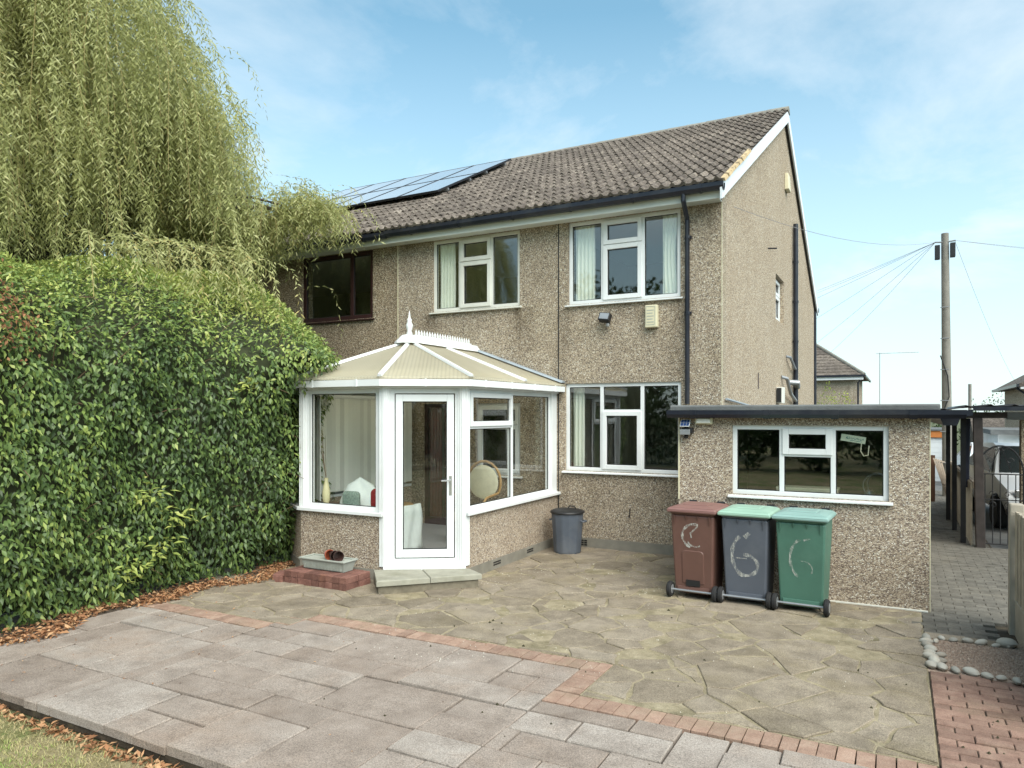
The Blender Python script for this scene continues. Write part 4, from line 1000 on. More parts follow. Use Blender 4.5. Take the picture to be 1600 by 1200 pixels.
obj('table_top', MB().lathe([(.16,.0),(.16,.03)],(-6.60,7.22,.80),16), 'wood_dark', tb); obj('leg', MB().tube([(-6.60,7.22,.15),(-6.60,7.22,.80)],.03), 'wood_dark', tb)
va = thing('vase','tall yellow vase with bare twigs behind the front conservatory window','vase',(-6.58,7.2,.83))
obj('body', MB().lathe([(.035,0),(.05,.06),(.052,.14),(.035,.24),(.022,.29),(.03,.33)],(-6.58,7.18,.83),14), 'vase', va, smooth=True)
for k in range(5):
    a = random.uniform(0,6.28); obj('twig', MB().tube([(-6.58,7.18,1.12),(-6.58+.05*math.cos(a),7.18+.05*math.sin(a),1.45),(-6.58+.17*math.cos(a)+.05,7.18+.12*math.sin(a),1.62+.09*k)],[.004,.003,.0015],5), 'twig', va)
ch = thing('cane_chair','cane chair with rounded cream back seen through the side window','chair',(-5.1,8.9,.15))
m = MB(); pts = [(-5.35+.28*math.cos(a),9.15+.12*math.sin(a)*0,1.0+.30*math.sin(a)) for a in np.linspace(-.5,3.64,14)]; m.tube(pts,.02,6); obj('back_frame', m, 'cane', ch, smooth=True)
m = MB(); m.M = Matrix.Translation((-5.35,9.13,1.0)) @ Matrix.Rotation(R(90),4,'X'); m.lathe([(.0,-.03),(.2,-.025),(.25,0),(.2,.025),(0,.03)],(0,0,0),18,False); obj('back_cushion', m, 'cream_cloth', ch, smooth=True)
blob([(-5.62,-5.08,8.65,9.12,.45,.6)],'seat','cream_cloth',ch)
for x,y in ((-5.6,8.68),(-5.1,8.68),(-5.6,9.1),(-5.1,9.1)): obj('leg', MB().tube([(x,y,.15),(x,y,.48)],.02,6), 'cane', ch)
obj('arm', MB().tube([(-5.62,9.1,.85),(-5.65,8.7,.82),(-5.62,8.6,.7),(-5.6,8.68,.48)],.018,6), 'cane', ch, smooth=True); obj('arm', MB().tube([(-5.08,9.1,.85),(-5.05,8.7,.82),(-5.08,8.6,.7),(-5.1,8.68,.48)],.018,6), 'cane', ch, smooth=True)
st = thing('cane_stool','low cane stool seen through the glazed door','stool',(-6.7,8.9,.15))
obj('seat', MB().lathe([(.22,.42),(.24,.44),(.22,.47)],(-6.75,8.95,.15),16), 'cane', st)
for k in range(3): 
    a = k*2.1; obj('leg', MB().tube([(-6.75+.2*math.cos(a),8.95+.2*math.sin(a),.58),(-6.75+.24*math.cos(a),8.95+.24*math.sin(a),.35),(-6.75+.17*math.cos(a),8.95+.17*math.sin(a),.15)],.018,6), 'cane', st, smooth=True)

# step outside the conservatory door
stp = thing('door_step','two slab concrete step at the conservatory door','step',(-4.8,6.9,0))
F0,F1,B0,B1 = Vector((-5.05,6.30)),Vector((-4.22,7.17)),Vector((-5.46,6.76)),Vector((-4.50,7.36))
def l2(a,b,t): return (a[0]+(b[0]-a[0])*t, a[1]+(b[1]-a[1])*t)
for t0,t1 in ((0,.497),(.503,1)):
    slabmesh('slab', [l2(F0,F1,t0),l2(F0,F1,t1),l2(B0,B1,t1),l2(B0,B1,t0)], .095, .155, 'step_slab', .008, stp, .0)
f = lambda p,q: (p[0]+(q[0]-p[0])*.06, p[1]+(q[1]-p[1])*.06)
obj('base', MB().prism([f(l2(F0,F1,.02),B0),f(l2(F0,F1,.97),B1),B1[:],B0[:]],-.05,.094), 'step_base', stp)
# brick plinth with a trough of pots
bp = thing('brick_plinth','low two-course red brick plinth beside the door step','plinth',(-5.95,6.55,0))
bm = mesh_of('brick', MB().frust((-.0485,.0485,-.104,.104),(-.0485,.0485,-.104,.104),0,.066).frust((-.0485,.0485,-.104,.104),(-.043,.043,-.098,.098),.0661,.072), 'plinth_brick')
for c in range(2):
    for i in range(9):
        for j in range(2):
            if c == 1 and i == 0 and j == 0: pass
            shared('brick', bm, bp, (-6.37+i*.106+random.uniform(-.003,.003), 6.395+j*.216+random.uniform(-.005,.005), c*.076), (0,0,random.uniform(-.03,.03)))
shared('brick', bm, bp, (-6.50,6.36,0), (0,0,.15)); shared('brick', bm, bp, (-6.62,6.42,0), (.02,0,.4))
tr = thing('planter_trough','weathered pale grey plastic trough on the brick plinth','planter',(-5.98,6.56,.152))
m = MB(); m.frust((-6.28,-5.68,6.48,6.64),(-6.31,-5.65,6.45,6.67),.152,.268); 
o = obj('trough_body', m, 'trough', tr); bpy.data.meshes[o.data.name]
m = MB(); m.box(-6.33,-5.63,6.43,6.455,.268,.285).box(-6.33,-5.63,6.665,6.69,.268,.285).box(-6.33,-6.305,6.455,6.665,.268,.285).box(-5.655,-5.63,6.455,6.665,.268,.285); obj('rim', m, 'trough', tr, bevel=.004)
m = MB()
for k in range(26): m.box(-6.27+k*.0225,-6.262+k*.0225,6.456,6.476,.165,.255)
obj('ribs', m, 'trough', tr)
def pot(x,y,z,rz,mat,lab,r=.055,band=False):
    t = thing('flower_pot',lab,'flower pot',(0,0,0)); m = MB()
    m.lathe([(.0,.004),(r*.72,0),(r*.95,.075),(r*1.06,.075),(r*1.08,.10),(r*.98,.10),(r*.88,.07),(r*.62,.01),(0,.012)],(0,0,0),18,False); obj('pot', m, mat, t, smooth=True, sharp=30)
    if band: obj('label_band', MB().lathe([(r*.80,.022),(r*.965,.07)],(0,0,0),18,False), 'pink_band', t, smooth=True)
    t.location = (x,y,z); t.rotation_euler = (R(90),0,R(rz)); ORG[t.name] = Vector(t.location)
pot(-6.02,6.585,.325,62,'terracotta','orange terracotta pot with a pink band lying in the trough',.058,True)
pot(-5.93,6.57,.325,62,'brown_pot','dark brown plastic pot nested over the terracotta one',.056)
pot(-5.86,6.56,.325,60,'brown_pot','dark brown plastic pot lying open-mouthed at the end of the row',.06)

# ================================================================== FLAT-ROOFED EXTENSION
EYF = 8.40; EXL, EXR = -2.27, .285
ext = thing('flat_roof_extension','low flat-roofed pebbledash extension with a three-light white window','extension',(-1,EYF,0))
EW = (-1.66,-.085,1.09,1.87)
obj('wall', MB().wall(EXL,EXR,-.1,2.0,EYF,EYF+.24,[EW]), 'pebble_ext', ext)
obj('side_wall', MB().box(EXR-.22,EXR,EYF+.242,15.9,-.1,2.0), 'pebble_ext', ext)
obj('side_wall', MB().box(EXL,EXL+.2,EYF+.242,WY-.004,-.1,2.0), 'pebble_ext', ext)
obj('back_wall', MB().box(XR,EXR-.222,15.6,15.9,-.1,2.0), 'pebble_ext', ext)
obj('inner_wall', MB().box(EXL+.21,EXR-.23,11.6,11.7,.0,1.99), 'inside_shade', ext)
obj('shade_lining', MB().box(EXL+.201,EXL+.209,EYF+.245,11.59,.03,1.99).box(EXR-.229,EXR-.221,EYF+.245,11.59,.03,1.99), 'inside_shade', ext)  # added dark sheets over the side walls, interior shade in their colour
obj('floor', MB().box(EXL+.21,EXR-.23,EYF+.245,11.59,-.02,.03), 'inside_shade', ext)
obj('roof_deck', MB().box(EXL-.06,EXR+.06,EYF-.05,WY-.01,2.0,2.045).box(XR+.002,EXR+.06,WY-.009,15.95,2.0,2.045), 'felt', ext)
obj('roof_edge', MB().extrude([(EYF-.09,2.03),(EYF+.05,2.047),(EYF+.05,2.085),(EYF-.06,2.095),(EYF-.09,2.085)],0,EXL-.08,EXR+.085), 'felt', ext, bevel=.01)
obj('roof_edge', MB().box(EXR-.05,EXR+.085,EYF+.052,15.95,2.047,2.09), 'felt', ext, bevel=.01)
obj('fascia', MB().box(EXL-.06,EXR+.06,EYF-.052,EYF-.03,1.965,2.03), 'black_plastic', ext)
g_ = obj('gutter', MB().extrude(gutter_profile(EYF-.11,2.035,.11,.085),0,EXL-.10,EXR+.30), 'gutter_black', ext)
for x in (-2.1,-1.3,-.62,.1): obj('gutter_bracket', MB().extrude(gutter_profile(EYF-.11,2.038,.122,.096),0,x,x+.07), 'gutter_black', g_)
obj('corner_bead', MB().box(EXL-.004,EXL+.014,EYF-.006,EYF-.001,1.0,1.97), 'alarm_cream', ext)
obj('corner_bead', MB().box(EXR-.006,EXR+.003,EYF-.003,EYF+.01,.0,1.97), 'alarm_cream', ext)
obj('base_strip', MB().box(-.75,EXR-.02,EYF-.035,EYF-.001,.0,.012), 'upvc_old', ext)
window(ext, *EW, EYF, (.335,.665), vents=((0,.001,False,False),(1,.60,True,False)) if False else ((1,.60,True,False),), fw=.05)
obj('lead_flashing', MB().tube([(XR+.03,10.2,2.2),(XR+.04,11.5,2.14),(XR+.02,13.2,2.07)],.018,6), 'lead', ext)
# contents of the extension
obj('card_sign', (lambda m: (setattr(m,'M',Matrix.Translation((-.42,EYF+.075,1.73)) @ Matrix.Rotation(R(9),4,'Y')), m.box(-.12,.12,0,.003,-.036,.036))[1])(MB()), 'sign_card', None, label='tilted pale card sign hanging inside the extension window', cat='sign')
m = MB(); m.M = Matrix.Translation((-.42,EYF+.0745,1.73)) @ Matrix.Rotation(R(9),4,'Y'); random.seed(3); x = -.07
while x < .10: 
    w = random.uniform(.006,.012); h_ = random.choice([.012,.018,.012]); m.box(x,x+w*.35,-.001,0,-.008,h_); m.box(x,x+w,-.001,0,random.choice([-.008,.004]),random.choice([.0,.010])); x += w+.004
m.box(-.03,.09,-.001,0,-.022,-.017); obj('lettering', m, 'sign_ink', bpy.data.objects['card_sign'])
bx = thing('storage_trough','pale storage trough standing on the worktop behind the middle light','box',(-.95,EYF+.45,1.0))
obj('worktop', MB().box(EXL+.22,EXR-.24,EYF+.30,EYF+.9,.93,.99), 'inside_shade', ext)
obj('tray', MB().frust((-1.2,-.62,EYF+.36,EYF+.6),(-1.24,-.58,EYF+.33,EYF+.63),.99,1.16), 'cream_cloth', bx, bevel=.01)
cb = obj('cable_coil', MB().tube([(-.2+.16*math.cos(a)*(1-.04*a),EYF+.4+.02*a,1.2+.14*math.sin(a)) for a in np.linspace(0,12,48)],.008,5), 'grey_metal', None, smooth=True, label='grey hose coil behind the last light of the extension window', cat='hose')
obj('jug', MB().lathe([(.05,.0),(.06,.05),(.05,.13),(.03,.16)],(-.28,EYF+.55,.99),12), 'grey_metal', None, smooth=True, label='grey jug standing on the worktop beside the hose coil', cat='jug')
cord = obj('cord', MB().tube([(-.34,EYF+.08,1.70),(-.35,EYF+.09,1.6),(-.32,EYF+.09,1.55),(-.28,EYF+.09,1.56),(-.27,EYF+.08,1.66)],.006,5), 'cream_cloth', None, label='looped pale cord hanging beside the card sign', cat='cord')
# lights on the extension wall
bl = thing('bulkhead_light','rectangular frosted bulkhead light under the extension gutter','light',(-1.97,EYF,1.87))
obj('base', MB().box(-2.07,-1.87,EYF-.05,EYF-.001,1.875,1.955), 'alarm_cream', bl, bevel=.008); obj('diffuser', MB().box(-2.05,-1.89,EYF-.075,EYF-.051,1.888,1.944), 'pane_frosted', bl, bevel=.01)
sc_ = thing('solar_security_light','black security light with a small tilted solar panel on the extension corner','light',(-2.14,EYF,1.68))
m = MB(); m.M = Matrix.Translation((-2.17,EYF-.09,1.89)) @ Matrix.Rotation(R(50),4,'X'); m.box(-.055,.055,-.05,.05,-.006,.0); pn = obj('solar_panel', m, 'upvc', sc_)
for i in range(3):
    for j in range(2):
        m = MB(); m.M = Matrix.Translation((-2.17,EYF-.09,1.89)) @ Matrix.Rotation(R(50),4,'X'); m.box(-.05+i*.034,-.05+i*.034+.031,-.045+j*.046,-.045+j*.046+.043,.0001,.002); obj('cell', m, 'blue_cell', pn)
obj('housing', MB().box(-2.21,-2.09,EYF-.09,EYF-.001,1.77,1.835).box(-2.19,-2.15,EYF-.06,EYF-.02,1.835,1.88), 'black_plastic', sc_, bevel=.006)
obj('lamp', MB().box(-2.225,-2.11,EYF-.125,EYF-.091,1.755,1.815), 'grey_metal', sc_, bevel=.004)
obj('sensor', MB().lathe([(.0,-.03),(.025,-.02),(.032,.0),(.02,.02)],(-2.165,EYF-.07,1.735),12), 'black_plastic', sc_, smooth=True)

# ================================================================== BINS
def wheelie(x, y, rz, body, lid, label, six, arch=False):
    t = thing('wheelie_bin', label, 'bin', (0,0,0), 'wheelie bins lined up against the extension'); 
    m = MB(); m.frust((-.205,.205,-.46,-.06),(-.235,.235,-.52,.0),.07,.90); m.frust((-.235,.235,-.52,.0),(-.245,.245,-.535,.012),.9001,.945)
    b = obj('body', m, body, t, bevel=.018)
    # rim gussets, bottom apron
    for k in range(4):
        xx = -.19+k*.127; obj('rib', MB().add([(xx-.005,.002,.90),(xx+.005,.002,.90),(xx+.005,.022,.90),(xx-.005,.022,.90),(xx-.004,.002,.80 if k in (0,3) else .85),(xx+.004,.002,.80 if k in (0,3) else .85)],[(0,1,2,3),(0,4,5,1),(1,5,2),(0,3,4),(3,2,5,4)]), body, b)
    obj('apron', MB().frust((-.17,.17,-.075,-.035),(-.175,.175,-.07,-.045),.06,.125), body, b, bevel=.004)
    if arch:
        pts=[(-.12,.16),(.12,.16)]+[(.12-.04*(1-math.cos(a)),.48+.04*math.sin(a)) for a in np.linspace(0,1.57,5)]+[(-.08-.04*math.sin(a),.48+.04*math.cos(a)) for a in np.linspace(0,1.57,5)]
        m = MB(); n = len(pts); yb = lambda z: -.06+.06*(z-.07)/.83
        m.add([(p[0],yb(p[1])+.0005,p[1]) for p in pts]+[(p[0]*.95,yb(p[1])+.008,.32+(p[1]-.32)*.96) for p in pts],[(i,(i+1)%n,n+(i+1)%n,n+i) for i in range(n)]+[tuple(range(n,2*n))]); obj('arch_panel', m, body, b)
        obj('grip_slot', MB().box(-.075,.075,-.052,-.036,.135,.20), 'black_plastic', b)
    # lid: overhanging, hipped top
    m = MB(); m.frust((-.265,.265,-.55,.045),(-.27,.27,-.555,.05),.93,.958); m.frust((-.27,.27,-.555,.05),(-.245,.245,-.53,.025),.9581,.982); m.frust((-.245,.245,-.53,.025),(-.17,.17,-.45,-.06),.9821,1.0); m.frust((-.14,.14,-.40,-.11),(-.12,.12,-.38,-.13),1.0001,1.010)
    l = obj('lid', m, lid, t, bevel=.010)
    for sx in (-1,1): obj('hinge', MB().tube([(sx*.20,-.57,.985),(sx*.12,-.57,.985)],.02,10), 'black_plastic', l)
    obj('handle', MB().tube([(-.22,-.565,.95),(-.22,-.60,.97),(.22,-.60,.97),(.22,-.565,.95)],.014,8), body, b, smooth=True)
    ax = obj('axle', MB().tube([(-.25,-.02,.085),(.25,-.02,.085)],.012,8), 'grey_metal', t)
    for sx in (-1,1):
        w = MB(); w.M = Matrix.Translation((sx*.245,-.02,.085)) @ Matrix.Rotation(R(90),4,'Y'); w.lathe([(.03,-.024),(.075,-.024),(.085,-.012),(.085,.012),(.075,.024),(.03,.024)],(0,0,0),22); wh = obj('wheel', w, 'rubber', t, smooth=True, sharp=30)
        w = MB(); w.M = Matrix.Translation((sx*.245,-.02,.085)) @ Matrix.Rotation(R(90),4,'Y'); w.lathe([(.0,-.027),(.045,-.027),(.05,-.0245),(.05,.0245),(.045,.027),(0,.027)],(0,0,0),16); obj('hub', w, 'grey_metal', wh)
    # hand-painted number: brush strokes lying on the sloping face
    def stroke(pts, w, par):
        m = MB(); vs=[]; P = [Vector((p[0],p[1])) for p in pts]
        for i,p in enumerate(P):
            d = (P[min(i+1,len(P)-1)]-P[max(i-1,0)]).normalized(); q = Vector((-d.y,d.x))*w*.72*(.5+.16*math.sin(i*1.7))
            for s_ in (1,-1):
                z = p.y+q.y*s_; vs.append((p.x+q.x*s_, -.06+.06*(z-.07)/.83+.003, z))
        m.add(vs,[(2*i,2*i+1,2*i+3,2*i+2) for i in range(len(P)-1)]); return obj('painted_number', m, 'bin_paint', par)
    for st_ in six: stroke(*st_, b)
    t.location = (x,y,0); t.rotation_euler = (0,0,R(180+rz)); ORG[t.name] = Vector(t.location)
def arc(cx,cz,rx,rz_,a0,a1,n=14): return [(cx+rx*math.cos(R(a0+(a1-a0)*i/(n-1))), cz+rz_*math.sin(R(a0+(a1-a0)*i/(n-1)))) for i in range(n)]
# seen from the front the local x axis is mirrored
mir = lambda pts: [(-p[0],p[1]) for p in pts]
sixA = [(mir(arc(.02,.68,.13,.13,70,250)),.035),(mir(arc(.03,.68,.10,.115,215,300)),.02),(mir([(.06,.79),(-.02,.71),(-.01,.66)]),.02)]
sixB = [(mir([(.05,.76),(.0,.71)]),.05),(mir(arc(.02,.52,.15,.22,115,250)),.045),(mir(arc(.0,.42,.13,.11,-120,95)),.045),(mir([(-.09,.49),(.02,.49)]),.014)]
sixC = [(mir([(.09,.75),(.03,.73)]),.02),(mir(arc(.03,.54,.13,.20,105,245)),.032),(mir(arc(.02,.44,.09,.08,-30,100)),.014)]
wheelie(-1.955,7.765,-3,'bin_brown','bin_brown_lid','brown wheelie bin with brown lid and a smeared painted number',sixA,True)
wheelie(-1.41,7.755,-2,'bin_grey','lid_pale_green','grey wheelie bin with pale green lid and a large painted 6',sixB)
wheelie(-.865,7.735,-3,'bin_green','lid_teal','green wheelie bin with weathered teal lid and a painted 6',sixC)
# round dustbin
db = thing('dustbin','round ribbed grey dustbin with black lid in the corner by the conservatory','bin',(-4.20,9.56,0))
m = MB(); prof=[]; n = 48; vs=[]
for z,r in ((.0,.185),(.03,.19),(.30,.208),(.55,.225),(.57,.232),(.585,.232)):
    for k in range(n):
        a = 2*math.pi*k/n; rr = r+(.005 if (k%4 < 2 and .02 < z < .56) else 0); vs.append((-4.20+rr*math.cos(a),9.56+rr*math.sin(a),z))
m.add(vs,[(i*n+k,i*n+(k+1)%n,(i+1)*n+(k+1)%n,(i+1)*n+k) for i in range(5) for k in range(n)]+[tuple(range(n-1,-1,-1))]); obj('body', m, 'dustbin', db)
m = MB().lathe([(.242,.0),(.250,.012),(.242,.03),(.20,.05),(.10,.066),(0,.07)],(-4.20,9.56,.57),28,False); ld = obj('lid', m, 'black_plastic', db, smooth=True)
obj('lid_handle', MB().tube([(-4.19,9.56,.635),(-4.17,9.56,.67),(-4.09,9.56,.67),(-4.07,9.56,.635)],.009,6), 'black_plastic', ld, smooth=True)
for sx in (-1,1): obj('handle', MB().tube([(-4.20+sx*.215,9.53,.47),(-4.20+sx*.265,9.53,.46),(-4.20+sx*.265,9.63,.46),(-4.20+sx*.215,9.63,.47)],.012,6), 'dustbin', db, smooth=True)

# ================================================================== SIDE PASSAGE AND BEYOND
# boundary fence with concrete post, gravel board and vertical boards
fe = thing('fence_panel','weathered vertical-board fence panel beside the gravel bed','fence',(.98,6.8,0))
obj('post', MB().frust((.90,1.02,8.0,8.12),(.905,1.015,8.005,8.115),-.1,1.17), 'concrete', fe, bevel=.012)
obj('gravel_board', MB().box(.94,.98,5.6,7.995,-.05,.30), 'concrete', fe, bevel=.006)
bdm = mesh_of('board', MB().box(-.011,.011,-.046,.046,0,.80), 'fence_board')
for k in range(24): shared('board', bdm, fe, (.955+.012*(k%2),7.94-k*.096,.302+random.uniform(-.006,.006)), (0,0,random.uniform(-.05,.05)))
for z in (.45,.92): obj('rail', MB().box(.985,1.03,5.6,7.995,z,z+.07), 'fence_board', fe)
# canopy over the passage: posts, beam, corrugated sheet, gutter
cp = thing('canopy','black-framed lean-to canopy with corrugated roof over the side passage','canopy',(.9,14.5,0))
for (x,y) in ((.83,15.9),(.85,14.5),(.89,13.2)): obj('post', MB().box(x-.035,x+.035,y-.035,y+.035,-.05,1.93), 'iron_black', cp)
obj('beam', MB().box(.80,.93,12.9,17.0,1.931,2.0), 'iron_black', cp); obj('beam', MB().box(.931,2.3,12.92,13.0,1.93,2.02), 'dark_timber', cp)
m = MB(); nx = 60; vs=[]
for y in (12.75,17.1):
    for i in range(nx+1):
        x = .30+2.1*i/nx; vs.append((x,y,2.015+.10*min(1,(x-.3)/.7)+.028*max(0,math.cos(x*2*math.pi/.30))**4))
m.add(vs,[(i,i+1,nx+2+i,nx+1+i) for i in range(nx)]); o = obj('corrugated_sheet', m, 'black_plastic', cp, smooth=True); q = o.modifiers.new('s','SOLIDIFY'); q.thickness = .012
obj('gutter', MB().extrude([(.30,1.87),(.98,1.97),(.98,2.06),(.30,1.96)],1,12.68,12.78), 'gutter_black', cp); obj('gutter', MB().box(.985,2.4,12.66,12.74,2.04,2.10), 'gutter_black', cp)
obj('gutter', MB().extrude([(.40,1.88),(.52,1.88),(.55,1.96),(.37,1.96)],1,8.45,12.67), 'gutter_black', cp)
obj('timber_post', MB().frust((1.03,1.15,12.80,12.92),(.99,1.11,12.80,12.92),-.05,1.93), 'dark_timber', None, bevel=.008, label='thick dark timber post carrying the canopy beside the iron gate', cat='post')
obj('tarpaulin', MB().frust((.90,1.0,13.6,13.8),(.90,1.02,13.6,13.8),.82,1.92), 'blue_tarp', None, bevel=.02, label='rolled dark blue tarpaulin hanging from the canopy beam', cat='tarpaulin')
# low picket fence behind the canopy posts
pf = thing('picket_fence','low timber fence running beside the canopy posts','fence',(.98,15,0))
obj('rail', MB().box(1.0,1.05,13.0,18.5,.86,.96), 'pallet', pf)
pk = mesh_of('picket', MB().box(-.012,.012,-.05,.05,-.05,.95), 'fence_board')
for k in range(26): shared('picket', pk, pf, (.985,13.05+k*.21,0))
# wrought iron gates
def gate(x0,x1,lab):
    g = thing('iron_gate',lab,'gate',((x0+x1)/2,12.86,0),'pair of scrolled black iron gates'); y = 12.86; c = (x0+x1)/2; r = (x1-x0)/2
    obj('frame', MB().tube([(x0,y,.04),(x0,y,1.12)],.013,6).tube([(x1,y,.04),(x1,y,1.12)],.013,6).tube([(x0,y,.06),(x1,y,.06)],.01,6).tube([(x0,y,1.10),(x1,y,1.10)],.01,6).tube([(x0,y,.72),(x1,y,.72)],.008,6), 'iron_black', g)
    obj('arch', MB().tube([(c+r*math.cos(a),y,1.12+.40*math.sin(a)) for a in np.linspace(0,math.pi,16)],.012,6), 'iron_black', g, smooth=True)
    for k in range(1,6): obj('bar', MB().tube([(x0+(x1-x0)*k/6,y,.06),(x0+(x1-x0)*k/6,y,1.10)],.007,5), 'iron_black', g)
    for sx in (-1,1):
        obj('scroll', MB().tube([(c,y,1.50),(c+sx*.06,y,1.36),(c+sx*.14,y,1.12)],.006,5), 'iron_black', g)
        for (qx,qz,rr) in ((.05,1.47,.035),(.12,1.30,.05),(.09,.64,.055),(.09,.80,.05)):
            obj('scroll', MB().tube([(c+sx*(qx+rr*(1-t/9)*math.cos(t)),y,qz+rr*(1-t/9)*math.sin(t)) for t in np.linspace(0,7.5,18)],.005,5), 'iron_black', g, smooth=True)
gate(1.05,1.62,'scrolled black iron gate with arched top beside the timber post'); gate(1.66,2.23,'scrolled black iron gate with arched top against the pebbledash pier')
obj('pebbledash_pier', MB().box(1.61,2.6,13.0,13.22,-.1,1.90), 'pebble_neighbour', None, label='pebbledashed pier wall behind the second iron gate', cat='wall')
gr = thing('pier_roof_edge','grey fluted gutter edge on top of the pebbledash pier','gutter',(2.0,13,1.9))
obj('trough', MB().extrude(gutter_profile(12.9,2.02,.16,.11),0,1.42,2.6), 'felt', gr); obj('board', MB().box(1.5,2.6,12.99,13.24,1.905,1.96), 'black_plastic', gr)
# leaning pallet / wooden frame
pl = thing('leaning_trellis','weathered wooden frame leaning over at the end of the passage','frame',(.75,18.8,0))
for k in range(4): obj('slat', MB().tube([(.70+k*.05,18.7+k*.1,1.0-k*.02),(1.0+k*.02,18.2+k*.08,0)],.022,4), 'pallet', pl)
obj('slat', MB().tube([(.72,18.72,.95),(.92,19.05,.9)],.02,4), 'pallet', pl); obj('slat', MB().tube([(.86,18.4,.45),(1.02,18.75,.42)],.02,4), 'pallet', pl)
obj('gate_post', MB().box(.62,.74,19.0,19.12,-.1,1.05), 'wood_dark', None, label='short red-brown gate post at the far end of the passage', cat='post')

# telephone pole with drop wires
PX,PY,PT = 1.0,20.4,6.36
tp = thing('telephone_pole','tall grey wooden telephone pole with black junction boxes at the top','pole',(PX,PY,-.1))
obj('shaft', MB().tube([(PX+.06,PY,-.3),(PX+.03,PY,3),(PX,PY,PT)],[.115,.10,.08],14), 'pole_wood', tp, smooth=True)
for sx,dz in ((-1,0),(1,.03)):
    j = obj('junction_box', MB().box(PX+sx*.16-.055,PX+sx*.16+.055,PY-.1,PY+.06,PT-.62+dz,PT-.28+dz), 'black_plastic', tp, bevel=.01); obj('bracket', MB().tube([(PX,PY-.05,PT-.22),(PX+sx*.22,PY-.05,PT-.2)],.018,6), 'grey_metal', tp)
for k in range(6): obj('step', MB().tube([(PX-.1-.02*0,PY-.1,PT-1.8-k*.75),(PX+.08,PY-.16,PT-1.8-k*.75)],.012,5), 'grey_metal', tp)
obj('cable', MB().tube([(PX-.1,PY-.12,3.4),(PX+.05,PY-.14,2.9),(PX+.08,PY-.14,2.4),(PX-.06,PY-.14,2.0)],.014,6), 'black_plastic', tp, smooth=True)
ends = [((XR+.05,10.6,4.95),.25,'thin telephone wire running from the pole to the near corner of the gable'),((-14,60,9.5),.5,'telephone wire from the pole passing just behind the gable slope'),((-18,60,8.5),.5,'telephone wire from the pole reaching the gable halfway down'),
        ((-20,62,6.6),.5,'telephone wire from the pole meeting the house beside the rear eaves'),((-16,64,5.0),.5,'telephone wire from the pole sinking behind the rear downpipe'),((-9,52,4.0),.4,'telephone wire from the pole dropping to the hip-roofed house'),
        ((-6.0,50,4.2),.4,'telephone wire from the pole ending on the hip roof slope'),((14,34,7.0),.3,'telephone wire leaving the pole level over the garages'),((16,26,5.0),.3,'telephone wire leaving the pole and sagging past the street'),((4.3,36,3.2),.25,'steep telephone wire from the pole to the small house eaves')]
for e_,sag,lab in ends:
    a = Vector((PX+(-.2 if e_[0] < PX else .2),PY-.05,PT-.2)); b = Vector(e_); pts = [a+(b-a)*t-Vector((0,0,4*sag*t*(1-t))) for t in np.linspace(0,1,14)]
    obj('telephone_wire', MB().tube(pts,.004,4), 'wire', None, label=lab, cat='wire', group='telephone wires fanning from the pole')

